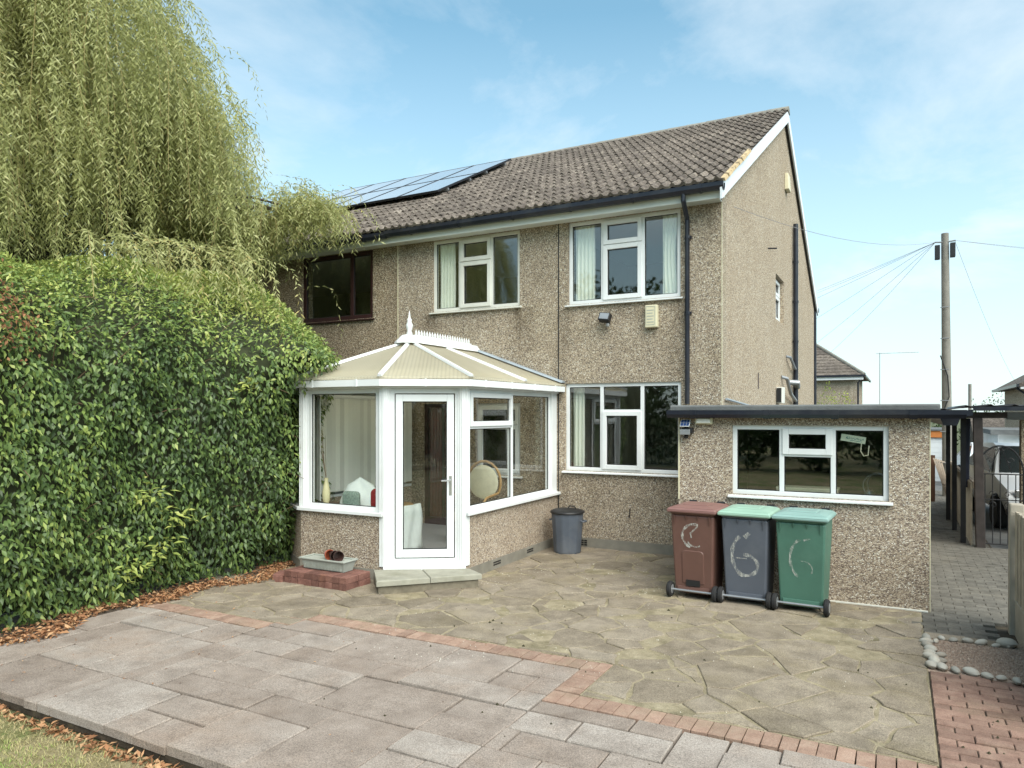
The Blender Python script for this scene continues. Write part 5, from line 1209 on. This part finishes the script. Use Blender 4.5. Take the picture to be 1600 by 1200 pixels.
# hip-roofed house beyond the gable
def far_house(name_label, x0,x1,y0,y1,ze,rise,zg,wall,roofmat,win=()):
    t = thing('hip_roofed_house',name_label,'house',((x0+x1)/2,y0,zg))
    obj('wall', MB().box(x0,x1,y0,y1,zg,ze), wall, t)
    o_=.45; a = [(x0-o_,y0-o_,ze),(x1+o_,y0-o_,ze),(x1+o_,y1+o_,ze),(x0-o_,y1+o_,ze)]; d = (y1-y0)/2+o_; ym = (y0+y1)/2
    m = MB(); m.add(a+[(x0-o_+d,ym,ze+rise),(x1+o_-d,ym,ze+rise)],[(0,1,5,4),(1,2,5),(2,3,4,5),(3,0,4),(3,2,1,0)]); r = obj('roof', m, roofmat, t)
    # tile courses as real steps on the slope that faces the garden and the hip end
    nn = int(math.hypot(rise,d)/.33)
    for k in range(nn):
        f0,f1 = k/nn,(k+.98)/nn; q = MB(); z0,z1 = ze+rise*f0+.05,ze+rise*f1+.015
        q.add([(x0-o_+d*f0,y0-o_+d*f0-.02,z0),(x1+o_-d*f0+.02,y0-o_+d*f0-.02,z0),(x1+o_-d*f1,y0-o_+d*f1,z1),(x0-o_+d*f1,y0-o_+d*f1,z1),(x0-o_+d*f0,y0-o_+d*f0-.02,z0-.05),(x1+o_-d*f0+.02,y0-o_+d*f0-.02,z0-.05),(x1+o_-d*f0+.02,y1,z0),(x1+o_-d*f1,y1,z1)],
              [(0,1,2,3),(4,5,1,0),(1,6,7,2)]); obj('tile_course', q, roofmat, r)
    obj('hip_ridge', MB().tube([(x1+o_,y0-o_,ze+.05),(x1+o_-d,ym,ze+rise+.06)],.1,8), 'ridge', r)
    obj('fascia', MB().box(x0-o_+.05,x1+o_-.05,y0-o_+.04,y0-o_+.08,ze-.26,ze-.02), 'upvc', t)
    obj('gutter', MB().box(x0-o_,x1+o_+.02,y0-o_-.06,y0-o_+.035,ze-.08,ze+.03).box(x1+o_-.03,x1+o_+.08,y0-o_+.04,y1+o_,ze-.08,ze+.03), 'gutter_black', t)
    obj('downpipe', MB().tube([(x1+o_,y0+.4,ze-.05),(x1+.1,y0+.1,ze-.4),(x1+.08,y0+.1,zg)],.05,8), 'gutter_black', t)
    for (a_,b_,c_,d_) in win:
        w_ = obj('window', MB().box(a_,a_+.09,y0-.06,y0-.002,c_,d_).box(b_-.09,b_,y0-.06,y0-.002,c_,d_).box(a_+.09,b_-.09,y0-.06,y0-.002,c_,c_+.09).box(a_+.09,b_-.09,y0-.06,y0-.002,d_-.09,d_).box(a_+.09,b_-.09,y0-.06,y0-.002,(c_+d_)/2+.1,(c_+d_)/2+.18), 'upvc', t)
        obj('pane', MB().box(a_+.0901,b_-.0901,y0-.02,y0-.004,c_+.0901,d_-.0901), 'glass_clear', w_)
    return t
far_house('pebbledashed hip-roofed house beyond the gable with leafy bushes before it',-15,-2.2,47.5,56,4.25,3.4,-1,'pebble','tile',((-6.6,-5.1,2.3,4.0),(-12,-10,2.3,4.0)))
ae = thing('tv_aerial','thin television aerial beyond the hip-roofed house','aerial',(-1.0,50,0)); obj('mast', MB().tube([(-1.0,50,-.9),(-1.0,50,5.75)],.022,6), 'grey_metal', ae); obj('boom', MB().tube([(-1.2,50,5.7),(1.1,50,5.7)],.02,5), 'grey_metal', ae)
for k in range(6): obj('element', MB().tube([(-.9+k*.33,49.8,5.7),(-.9+k*.33,50.2,5.7)],.012,4), 'grey_metal', ae)
h2 = thing('gabled_house','small pale house with dark gutter beyond the canopy','house',(6,36,-.9))
obj('wall', MB().box(4.75,12,36,44,-.9,3.1), 'pebble_gable', h2); obj('roof', MB().extrude([(4.35,3.10),(4.35,3.22),(8.4,5.6),(12.4,3.22),(12.4,3.10)],1,35.7,44.3), 'tile', h2); obj('gutter', MB().box(4.24,4.345,35.6,44.4,3.08,3.2), 'gutter_black', h2)
obj('downpipe', MB().tube([(4.3,36.1,3.05),(4.68,36.1,2.75),(4.68,36.1,-.9)],.05,8), 'gutter_black', h2); obj('fascia', MB().box(4.40,12.2,35.72,35.99,3.0,3.09), 'upvc', h2)
# garages and distant buildings seen down the passage
ga = thing('garage','white garage with boarded white door and orange fascia at the end of the passage','garage',(.9,35,-.9))
obj('wall', MB().box(.0,1.95,35.05,40,-.9,1.25), 'white_wall', ga); obj('fascia', MB().box(-.05,2.0,34.9,35.04,1.0,1.28), 'orange_board', ga); obj('roof', MB().box(-.1,2.05,34.85,40.1,1.281,1.34), 'felt', ga)
dm = mesh_of('door_board', MB().box(0,1.5,0,.03,0,.2), 'white_wall')
for k in range(9): shared('door_board', dm, ga, (.35,35.0,-.88+k*.207))
gb = thing('garage_block','long white rendered garage block with grey eaves beyond the parked cars','garage',(6,31,-.6))
obj('wall', MB().box(3.15,11,31,36,-.8,1.25), 'white_wall', gb); obj('roof', MB().box(2.9,11.2,30.7,36.2,1.251,1.42), 'felt', gb); obj('side_fence', MB().box(5.5,11,30.4,30.45,-.7,.9), 'fence_board', gb)
gc = thing('gabled_house','brown-roofed bungalow with white fascia far beyond the garages','house',(7,44,-.9))
obj('wall', MB().box(4.2,14,45,52,-2.9,-.1), 'brick_far', gc); obj('roof', MB().extrude([(44.5,-.15),(52.5,-.15),(48.5,1.8)],0,3.6,9.0), 'tile', gc); obj('fascia', MB().box(3.6,9.0,44.40,44.48,-.35,-.15), 'upvc', gc)
obj('telegraph_pole', MB().tube([(4.3,58,-.9),(4.3,58,4.0)],.1,8), 'pole_wood', None, label='distant thin pole behind the canopy roof', cat='pole')
obj('garden_wall', MB().box(1.7,4.6,24.9,25.1,-.3,.55), 'brick_far', None, label='low brick wall across the drive behind the silver car', cat='wall')

# parked cars
def car(x,y,z,rz,paint,lab,L=4.0,Wd=1.7,hgt=1.48):
    t = thing('parked_car',lab,'car',(0,0,0)); h = Wd/2
    prof = [(0,.30),(0,.62),(.12,.74),(.95,.92),(1.55,hgt-.06),(2.1,hgt),(3.1,hgt-.04),(3.75,.98),(L,.90),(L,.32)]
    ws = [h*.86,h*.97,h*.93,h*.95,h*.74,h*.70,h*.70,h*.88,h*.90,h*.92]
    m = MB(); n = len(prof); vs = [(-w,p[0],p[1]) for p,w in zip(prof,ws)]+[(w,p[0],p[1]) for p,w in zip(prof,ws)]
    sil = [(3.9,.30),]
    fs = [(i,i+1,n+i+1,n+i) for i in range(n-1)]+[(n-1,0,n,2*n-1)]
    # sides with a waist line
    wa = [(-h,p,.92) for p in (.3,.95,3.75,L-.05)]
    m.add(vs,fs); m.add([vs[i] for i in range(n)],[tuple(range(n))]); m.add([vs[n+i] for i in range(n)],[tuple(range(n-1,-1,-1))]); b = obj('body', m, paint, t, bevel=.05)
    obj('windscreen', MB().add([(-h*.84,1.02,.965),(h*.84,1.02,.965),(h*.68,1.54,hgt-.06),(-h*.68,1.54,hgt-.06)],[(0,1,2,3)]), 'car_glass', b)
    m0 = bpy.data.objects[b.name].children
    for o_ in m0: o_.location.z += .02; o_.location.y -= .02
    for sx in (-1,1):
        obj('side_window', MB().add([(sx*h*.965,1.15,.97),(sx*h*.955,3.6,.99),(sx*h*.735,3.05,hgt-.10),(sx*h*.755,1.68,hgt-.11)],[(0,1,2,3)]), 'car_glass', b)
        obj('headlight', MB().box(sx*h*.62-.18,sx*h*.62+.18,-.012,.06,.62,.76), 'chrome', t, bevel=.02)
        mi = obj('mirror', MB().box(sx*(h+.02)-.05,sx*(h+.10)+.05,1.30,1.42,.95,1.08), 'black_plastic', t, bevel=.03)
        for yy in (.75,3.2):
            w = MB(); w.M = Matrix.Translation((sx*(h-.08),yy,.31)) @ Matrix.Rotation(R(90),4,'Y'); w.lathe([(.2,-.1),(.29,-.1),(.31,-.06),(.31,.06),(.29,.1),(.2,.1)],(0,0,0),20); wh = obj('wheel', w, 'rubber', t, smooth=True)
            w = MB(); w.M = Matrix.Translation((sx*(h-.08),yy,.31)) @ Matrix.Rotation(R(90),4,'Y'); w.lathe([(0,-.09),(.2,-.09),(.2,.09),(0,.09)],(0,0,0),14); obj('rim', w, 'grey_metal', wh)
    obj('grille', MB().box(-h*.55,h*.55,-.014,.05,.40,.58), 'black_plastic', t); obj('bumper', MB().box(-h*.95,h*.95,-.05,.2,.30,.42), 'black_plastic', t, bevel=.03)
    obj('number_plate', MB().box(-.26,.26,-.062,-.051,.33,.41), 'upvc', t)
    t.location = (x,y,z); t.rotation_euler = (0,0,R(rz)); ORG[t.name] = Vector(t.location)
car(2.45,14.9,-.05,6,'car_silver','silver hatchback parked just behind the iron gates')
car(3.0,28.0,-.5,4,'car_white','white car parked farther off before the garage block')

# bushes in front of the hip-roofed house
def bush(x,y,z,rx,ry,rz_,n,lab,mat='bush_leaf',size=.12,cat='bush',name='bush',group=None):
    t = thing(name,lab,cat,(x,y,z),group)
    obj('stem', MB().tube([(x,y,z),(x,y,z+rz_)],[.08,.03],6), 'bark', t)
    u = rng.normal(size=(n,3)); u = unit(u)*(rng.random((n,1))**.4); P = u*np.array([rx,ry,rz_])+np.array([x,y,z+rz_]); P[:,2] += .25*np.sin(P[:,0]*3.1)+.15*np.sin(P[:,0]*7)
    D = unit(rng.normal(size=(n,3))+np.array([0,0,.6])); o = bpy.data.objects.new('foliage', leaves('foliage',P,D,unit(rng.normal(size=(n,3))),rng.uniform(.7,1.4,n)*size,rng.uniform(.3,.6,n)*size,rng.random(n),mat)); COL.objects.link(o); o.parent = t; o.location = (-x,-y,-z); ORG[o.name] = Vector((0,0,0)); return t
bush(-5.2,42,-.9,1.9,1,2.0,1500,'leafy yellow-green bush before the window of the hip-roofed house'); bush(-3.0,43,-.9,1.3,1,2.2,1300,'taller yellow-green bush at the corner of the hip-roofed house')
bush(1.5,46,-.9,1.6,1.2,1.4,900,'green bush showing above the white garage','tree_leaf',.2)
bush(6.3,62,-.9,2.0,1.2,2.2,900,'small distant bush beyond the canopy roof','tree_leaf',.2)

# ================================================================== IVY HEDGE
hedge = thing('ivy_hedge','tall rounded hedge of glossy green ivy along the patio edge','hedge',(-8.4,4.5,0))
HP = [(-7.30,0.0),(-7.16,.35),(-7.08,1.0),(-7.05,1.8),(-7.06,2.4),(-7.14,2.85),(-7.36,3.2),(-7.75,3.50),(-8.3,3.72),(-9.0,3.82),(-10.2,3.85)]
hx = np.array([p[0] for p in HP]); hz = np.array([p[1] for p in HP]); hs = np.concatenate([[0],np.cumsum(np.hypot(np.diff(hx),np.diff(hz)))])
def hsurf(s_, Y):
    x = np.interp(s_,hs,hx); z = np.interp(s_,hs,hz)
    x = x+.07*np.sin(Y*1.9+z*1.3)+.05*np.sin(Y*4.3-z*2.6)+.035*np.sin(Y*8.1+z*5.7)
    z = z*(1+.035*np.sin(Y*1.1+.4)+.02*np.sin(Y*3.7))
    x = x+.80*np.exp(-((Y-6.95)/.62)**2)*np.exp(-((z-2.72)/.42)**2)+.26*np.exp(-((Y-6.5)/.55)**2)*np.clip(z/1.2,0,1)*np.clip((3.4-z)/.6,0,1)
    e = np.clip((Y-7.2)/1.9,0,1); x = x-1.3*e**2; z = z*(1-.18*e**2)
    return x,z
def hnormal(s_,Y):
    d = .03; x1,z1 = hsurf(s_+d,Y); x0,z0 = hsurf(s_-d,Y); xa,_ = hsurf(s_,Y+d); xb,_ = hsurf(s_,Y-d)
    n_ = np.stack([(z1-z0),-(xa-xb)/(2*d)*(z1-z0),-(x1-x0)],1); return unit(n_)
# solid dark core
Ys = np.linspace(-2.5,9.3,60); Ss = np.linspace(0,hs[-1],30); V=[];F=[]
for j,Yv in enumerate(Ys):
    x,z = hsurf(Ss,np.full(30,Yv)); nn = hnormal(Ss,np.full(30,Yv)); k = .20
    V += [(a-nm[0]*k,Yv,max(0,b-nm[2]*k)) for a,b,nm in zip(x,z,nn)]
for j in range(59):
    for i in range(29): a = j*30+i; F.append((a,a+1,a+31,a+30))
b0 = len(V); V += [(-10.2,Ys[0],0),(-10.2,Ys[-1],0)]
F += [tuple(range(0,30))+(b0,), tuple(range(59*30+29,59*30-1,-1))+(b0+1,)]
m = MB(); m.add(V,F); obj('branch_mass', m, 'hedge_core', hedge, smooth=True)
n = 76000; Y = rng.uniform(.2,9.2,n); s_ = rng.uniform(0.02,hs[-1]-.4,n)
x,z = hsurf(s_,Y); nn = hnormal(s_,Y); dep = rng.random(n)**1.6*.20-.05
cl = np.sin(Y*5.3+z*3.1)*np.sin(Y*2.2-z*6.3+1)+.6*np.sin(Y*11+z*9); dep = dep+.05*(cl < -.2)
P = np.stack([x,Y,z],1)-nn*dep[:,None]; keep = P[:,2] > .03; P,nn,s_,Y,dep,cl = P[keep],nn[keep],s_[keep],Y[keep],dep[keep],cl[keep]; n = len(P)
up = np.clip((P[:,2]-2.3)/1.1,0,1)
D = np.stack([rng.normal(0,.45,n),rng.normal(0,.55,n),-1+rng.normal(0,.35,n)+up*.9],1)+nn*rng.uniform(.1,.75,n)[:,None]
Nl = unit(nn+rng.normal(0,.38,(n,3))+np.array([0,0,.35]))
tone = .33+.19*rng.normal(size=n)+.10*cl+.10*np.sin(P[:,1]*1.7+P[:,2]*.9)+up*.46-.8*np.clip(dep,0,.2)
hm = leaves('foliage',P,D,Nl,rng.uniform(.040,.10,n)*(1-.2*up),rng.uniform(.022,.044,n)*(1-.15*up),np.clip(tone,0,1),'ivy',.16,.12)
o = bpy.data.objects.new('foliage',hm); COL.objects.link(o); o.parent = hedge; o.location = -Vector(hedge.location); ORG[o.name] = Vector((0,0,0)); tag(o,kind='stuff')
q = 420; yy = 3.55+rng.normal(0,.22,q); zz = 2.95+rng.normal(0,.22,q); xx,_ = hsurf(np.interp(zz,hz,hs),yy)
P = np.stack([xx+rng.uniform(.0,.07,q),yy,zz],1); o = bpy.data.objects.new('dead_leaves', leaves('dead_leaves',P,np.stack([rng.normal(.3,.4,q),rng.normal(0,.6,q),rng.normal(-.5,.5,q)],1),unit(rng.normal(size=(q,3))+np.array([1,0,.4])),rng.uniform(.03,.07,q),rng.uniform(.012,.03,q),rng.random(q)*.6,'dry_leaf')); COL.objects.link(o); o.parent = hedge; o.location = -Vector(hedge.location); ORG[o.name] = Vector((0,0,0)); tag(o,kind='stuff')
tw = MB()
for k in range(70):
    yy = random.uniform(1.5,7.6); zz = random.uniform(.3,3.3); x0_,_ = hsurf(np.array([np.interp(zz,hz,hs)]),np.array([yy])); a = Vector((float(x0_[0])-.12,yy,zz)); d = Vector((random.uniform(.18,.34),random.uniform(-.2,.2),random.uniform(-.1,.25)))
    tw.tube([a,a+d*.5+Vector((0,0,.02)),a+d],[.006,.004,.002],4,False)
obj('bare_twigs', tw, 'twig', hedge, kind='stuff')
# paler sprigs pushing out of the face
for k,(yy,zz) in enumerate(((5.0,1.15),(5.3,.85),(4.8,.35),(6.0,2.3),(5.1,.55))):
    i = int(np.argmin(np.abs(hz-zz))); ss = np.interp(zz,hz,hs); xx,z2 = hsurf(np.array([ss]),np.array([yy])); q = 34
    P = np.stack([xx[0]+rng.uniform(.0,.14,q),yy+rng.normal(0,.11,q),zz+rng.normal(0,.06,q)],1); D = np.stack([rng.uniform(.3,1,q),rng.normal(0,.8,q),rng.normal(-.1,.35,q)],1)
    o = bpy.data.objects.new('sprig', leaves('sprig',P,D,unit(np.stack([rng.normal(.5,.3,q),rng.normal(0,.3,q),np.ones(q)],1)),rng.uniform(.07,.12,q),rng.uniform(.03,.05,q),rng.uniform(.75,1,q),'ivy')); COL.objects.link(o); o.parent = hedge; o.location = -Vector(hedge.location); ORG[o.name] = Vector((0,0,0)); tag(o,kind='stuff')

# ================================================================== WEEPING WILLOW
wl = thing('weeping_willow','huge weeping willow with yellow-green trailing fronds above the hedge','tree',(-12.6,5.8,0))
TR = Vector((-12.6,5.8,0))
obj('trunk', MB().tube([TR,TR+Vector((.1,0,1.5)),TR+Vector((.3,.1,3.2)),TR+Vector((.2,.2,4.6))],[.48,.38,.33,.27],12), 'bark', wl, smooth=True)
limbs = []
def limb(end, z0=4.0, mid=None, r=.16, name='limb'):
    a = TR+Vector((.2,.15,z0)); e = Vector(end); mdl = Vector(mid) if mid else (a+e)/2+Vector((0,0,1.2))
    pts = [a*(1-t)**2+mdl*2*t*(1-t)+e*t*t for t in np.linspace(0,1,9)]
    obj(name, MB().tube(pts,[r*(1-.85*i/8) for i in range(9)],8), 'bark', wl, smooth=True); limbs.append([np.array(p) for p in pts]); return pts
random.seed(9)
for k in range(20):
    a = 2*math.pi*k/20+random.uniform(-.2,.2); rr = random.uniform(2.2,3.7); zz = random.uniform(5.6,9.6)-(.5*(rr-2.2))
    limb((TR.x+rr*math.cos(a),TR.y+rr*math.sin(a),zz),random.uniform(3.2,4.6))
for k in range(6): a = random.uniform(0,6.28); limb((TR.x+1.2*math.cos(a),TR.y+1.2*math.sin(a),random.uniform(9.6,11)),4.4)
limb((-9.3,7.6,6.5),4.3,(-11,7.0,7.4),.09); limb((-9.7,5.6,7.9),4.3,(-11,5.8,8.6),.09); limb((-9.75,8.3,5.9),4.0,(-11.0,7.6,6.9),.09); LOB = limbs[-3:]
limb((-8.15,9.0,5.15),3.9,(-10.2,8.0,5.9),.10); limb((-8.6,8.4,5.3),3.9,(-10.4,7.6,6.0),.09); limb((-9.4,9.2,5.5),3.9,(-11,8,6.2),.10)
LP = []; LW = []
for li,pts in enumerate(limbs):
    for t in range(2,9):
        LP.append(pts[t]); LW.append(.5+t*.25)
LP = np.array(LP); LW = np.array(LW); LW /= LW.sum()
def strands(ns, starts, out, lens, sp=.030, tone0=.5, leaf=(.06,.115), wid=(.0065,.0115), name='fronds', arch=.22):
    Pn=[];Dn=[];Nn=[];Tn=[]; tw=MB()
    for k in range(ns):
        p0 = starts[k]; L = lens[k]; o_ = out[k]; m_ = max(6,int(L/sp)); t = np.linspace(0,1,m_); sway = rng.normal(0,.13,2); ph = rng.uniform(0,6.28)
        h = arch*L*(1-np.exp(-t*3.2)); x = p0[0]+o_[0]*h+sway[0]*np.sin(t*4+ph)*t; y = p0[1]+o_[1]*h+sway[1]*np.sin(t*3+ph)*t
        z = p0[2]+.10*L*np.sin(np.minimum(t*2.6,math.pi))*o_[2]-L*np.clip(t-.06,0,1)**1.15
        pts = np.stack([x,y,z],1); tan = unit(np.gradient(pts,axis=0)); a = np.arange(m_)*2.4+ph
        side = unit(np.stack([np.cos(a),np.sin(a),np.zeros(m_)],1)); d = unit(tan*.75+side*.7+rng.normal(0,.2,(m_,3)))
        Pn.append(pts); Dn.append(d); Nn.append(unit(np.cross(d,tan)+rng.normal(0,.5,(m_,3)))); Tn.append(np.clip(tone0+rng.normal(0,.14)+rng.normal(0,.13,m_),0,1))
        if k%7 == 0: tw.tube([tuple(pts[i]) for i in range(0,m_,max(1,m_//6))],.0035,3,False)
    P = np.concatenate(Pn); D = np.concatenate(Dn); N = np.concatenate(Nn); T_ = np.concatenate(Tn); n = len(P)
    # two-triangle leaves
    D = unit(D); Sd = unit(np.cross(D,N)); L = rng.uniform(*leaf,n)[:,None]; Wd = rng.uniform(*wid,n)[:,None]; c = P+D*L*.42
    V = np.stack([P,c+Sd*Wd,P+D*L-np.array([0,0,.012]),c-Sd*Wd],1).reshape(-1,3); b = (np.arange(n)*4)[:,None]
    me = np_mesh(name,V,np.concatenate([b+np.array([[0,1,2]]),b+np.array([[0,2,3]])],0),'willow',np.repeat(T_,4))
    o = bpy.data.objects.new(name,me); COL.objects.link(o); o.parent = wl; o.location = -Vector(wl.location); ORG[o.name] = Vector((0,0,0)); tag(o,kind='stuff')
    if tw.v: obj('twigs', tw, 'willow_twig', wl, kind='stuff')
ns = 6000; nl = 2100; idx = rng.choice(len(LP),nl,p=LW); stl = LP[idx]+rng.normal(0,.38,(nl,3))*np.array([1,1,.6])
q = ns-nl; nc = 170; ca = rng.uniform(0,6.283,nc); cu = rng.uniform(.05,1,nc); ci = rng.integers(0,nc,q); az = ca[ci]+rng.normal(0,.075,q); cuu = np.clip(cu[ci]+rng.normal(0,.07,q),.02,1.05); rr = 4.1*np.sqrt(cuu)*(1+.20*np.sin(az*3+1)+.13*np.sin(az*7)); zt = 10.6-4.0*(rr/4.1)**2+.6*np.sin(az*5)*rr/4-np.abs(rng.normal(0,.35,q))-rng.exponential(.9,nc)[ci]
sts = np.stack([TR.x+rr*np.cos(az),TR.y+rr*np.sin(az),zt],1); st = np.concatenate([stl,sts])
far = (st[:,1] > 9.1)&(st[:,0] > -13.2); st[far,1] = 9.1-rng.random(far.sum())*.9
ov = unit(st[:,:2]-np.array([[TR.x,TR.y]])+rng.normal(0,.6,(ns,2))); out = np.concatenate([ov,rng.uniform(0,1.2,(ns,1))],1)
ln = np.minimum(rng.uniform(1.2,3.8,ns),np.maximum(.6,st[:,2]-rng.uniform(3.3,4.3,ns)))
low = (st[:,1] > 7.2)&(st[:,0] > -10.4); ln[low] = np.minimum(ln[low],np.maximum(.25,st[low,2]-rng.uniform(4.65,4.95,low.sum())))
drop = ((st[:,0] > -10.0)&(st[:,1] > 7.2)&(st[:,2] < 4.9))|((st[:,0]+1.16*st[:,1] > 0)&(st[:,2] > 4.6)); keep = ~drop; st,out,ln = st[keep],out[keep],ln[keep]; ns = len(st)
strands(ns,st,out,ln)
q = 1400; t_ = rng.random(q); st2 = np.stack([-11.2+3.15*t_+rng.normal(0,.12,q), 8.1+.85*t_+rng.normal(0,.25,q), 5.55-.35*t_+.22*np.sin(t_*9)+rng.normal(0,.12,q)],1); st2[:,1] = np.minimum(st2[:,1],9.25)
strands(q,st2,np.concatenate([unit(rng.normal(0,1,(q,2))+np.array([[.8,0]])),rng.uniform(.5,2.2,(q,1))],1),rng.uniform(.25,.75,q)*np.where(t_ < .5,1.3,1),.028,.55,arch=.45,name='eaves_fronds')
q = 1000; lob = [LOB[k] for k in rng.integers(0,3,q)]; st3 = np.array([l[int(i)] for l,i in zip(lob,rng.integers(4,9,q))])+rng.normal(0,.30,(q,3))*np.array([1,1,.5]); st3[:,1] = np.minimum(st3[:,1],9.2)
strands(q,st3,np.concatenate([unit(rng.normal(0,1,(q,2))),rng.uniform(.3,1.6,(q,1))],1),np.minimum(rng.uniform(.6,2.2,q),np.maximum(.4,st3[:,2]-4.75)),.030,.55,arch=.3,name='outer_fronds')
# wispy shoots standing out of the outline, and yellow fronds spilling over the hedge top
ns = 150; idx = rng.choice(len(LP),ns,p=LW); st = LP[idx]+rng.normal(0,.5,(ns,3)); st[:,1] = np.minimum(st[:,1],9.0); ov = unit(st[:,:2]-np.array([[TR.x,TR.y]])+rng.normal(0,.3,(ns,2)))
strands(ns,st,np.concatenate([ov*1.6,rng.uniform(1.5,3.5,(ns,1))],1),rng.uniform(.7,1.5,ns),.045,.6,arch=.4)
ns = 60; yy = rng.uniform(4.9,6.9,ns); st = np.stack([-8.35+.25*rng.normal(size=ns)+.12*(yy-6),yy,3.95+.2*rng.random(ns)+.05*(yy-5.6)],1)
strands(ns,st,np.stack([rng.uniform(1.5,3.2,ns),rng.normal(0,.7,ns),rng.uniform(1.5,3,ns)],1),rng.uniform(.6,1.35,ns),.03,.74,arch=.36,name='hedge_top_fronds')

for k,(x,y) in enumerate(((-13,-6),(-9.5,-9.5),(-6,-11),(-2.5,-11.5),(1,-11),(4.5,-10),(7.5,-7))):
    bush(x,y,-.1,2.2,1.1,1.5,2600,('tall dark shrub closing the lawn, %s of the row' % ('first','second','third','fourth','fifth','sixth','last')[k]),'tree_leaf',.24,'shrub','garden_shrub','shrubs closing the far end of the lawn')
# ================================================================== garden trees behind the viewpoint (seen mirrored in the panes)
for (x,y,h_,r,lab) in ((-12,-13,8.5,3.4,'broad dark garden tree mirrored in the wide upstairs window'),(-5,-19,6.5,3.6,'round garden tree at the far end of the lawn'),(2.5,-17,6.0,3.2,'garden tree behind the lawn opposite the extension')):
    t = thing('garden_tree',lab,'tree',(x,y,-.1)); obj('trunk', MB().tube([(x,y,-.2),(x,y,h_*.5)],[.25,.15],8), 'bark', t)
    n = 6500; u = unit(rng.normal(size=(n,3)))*(rng.random((n,1))**.45); lob = 1+.22*np.sin(u[:,0]*6+x)*np.sin(u[:,2]*5+u[:,1]*4)
    P = u*lob[:,None]*np.array([r,r,h_*.42])+np.array([x,y,h_*.58]); D = unit(rng.normal(size=(n,3)))
    o = bpy.data.objects.new('crown', leaves('crown',P,D,unit(rng.normal(size=(n,3))),rng.uniform(.2,.4,n),rng.uniform(.12,.22,n),rng.random(n),'tree_leaf')); COL.objects.link(o); o.parent = t; o.location = (-x,-y,.1); ORG[o.name] = Vector((0,0,0))
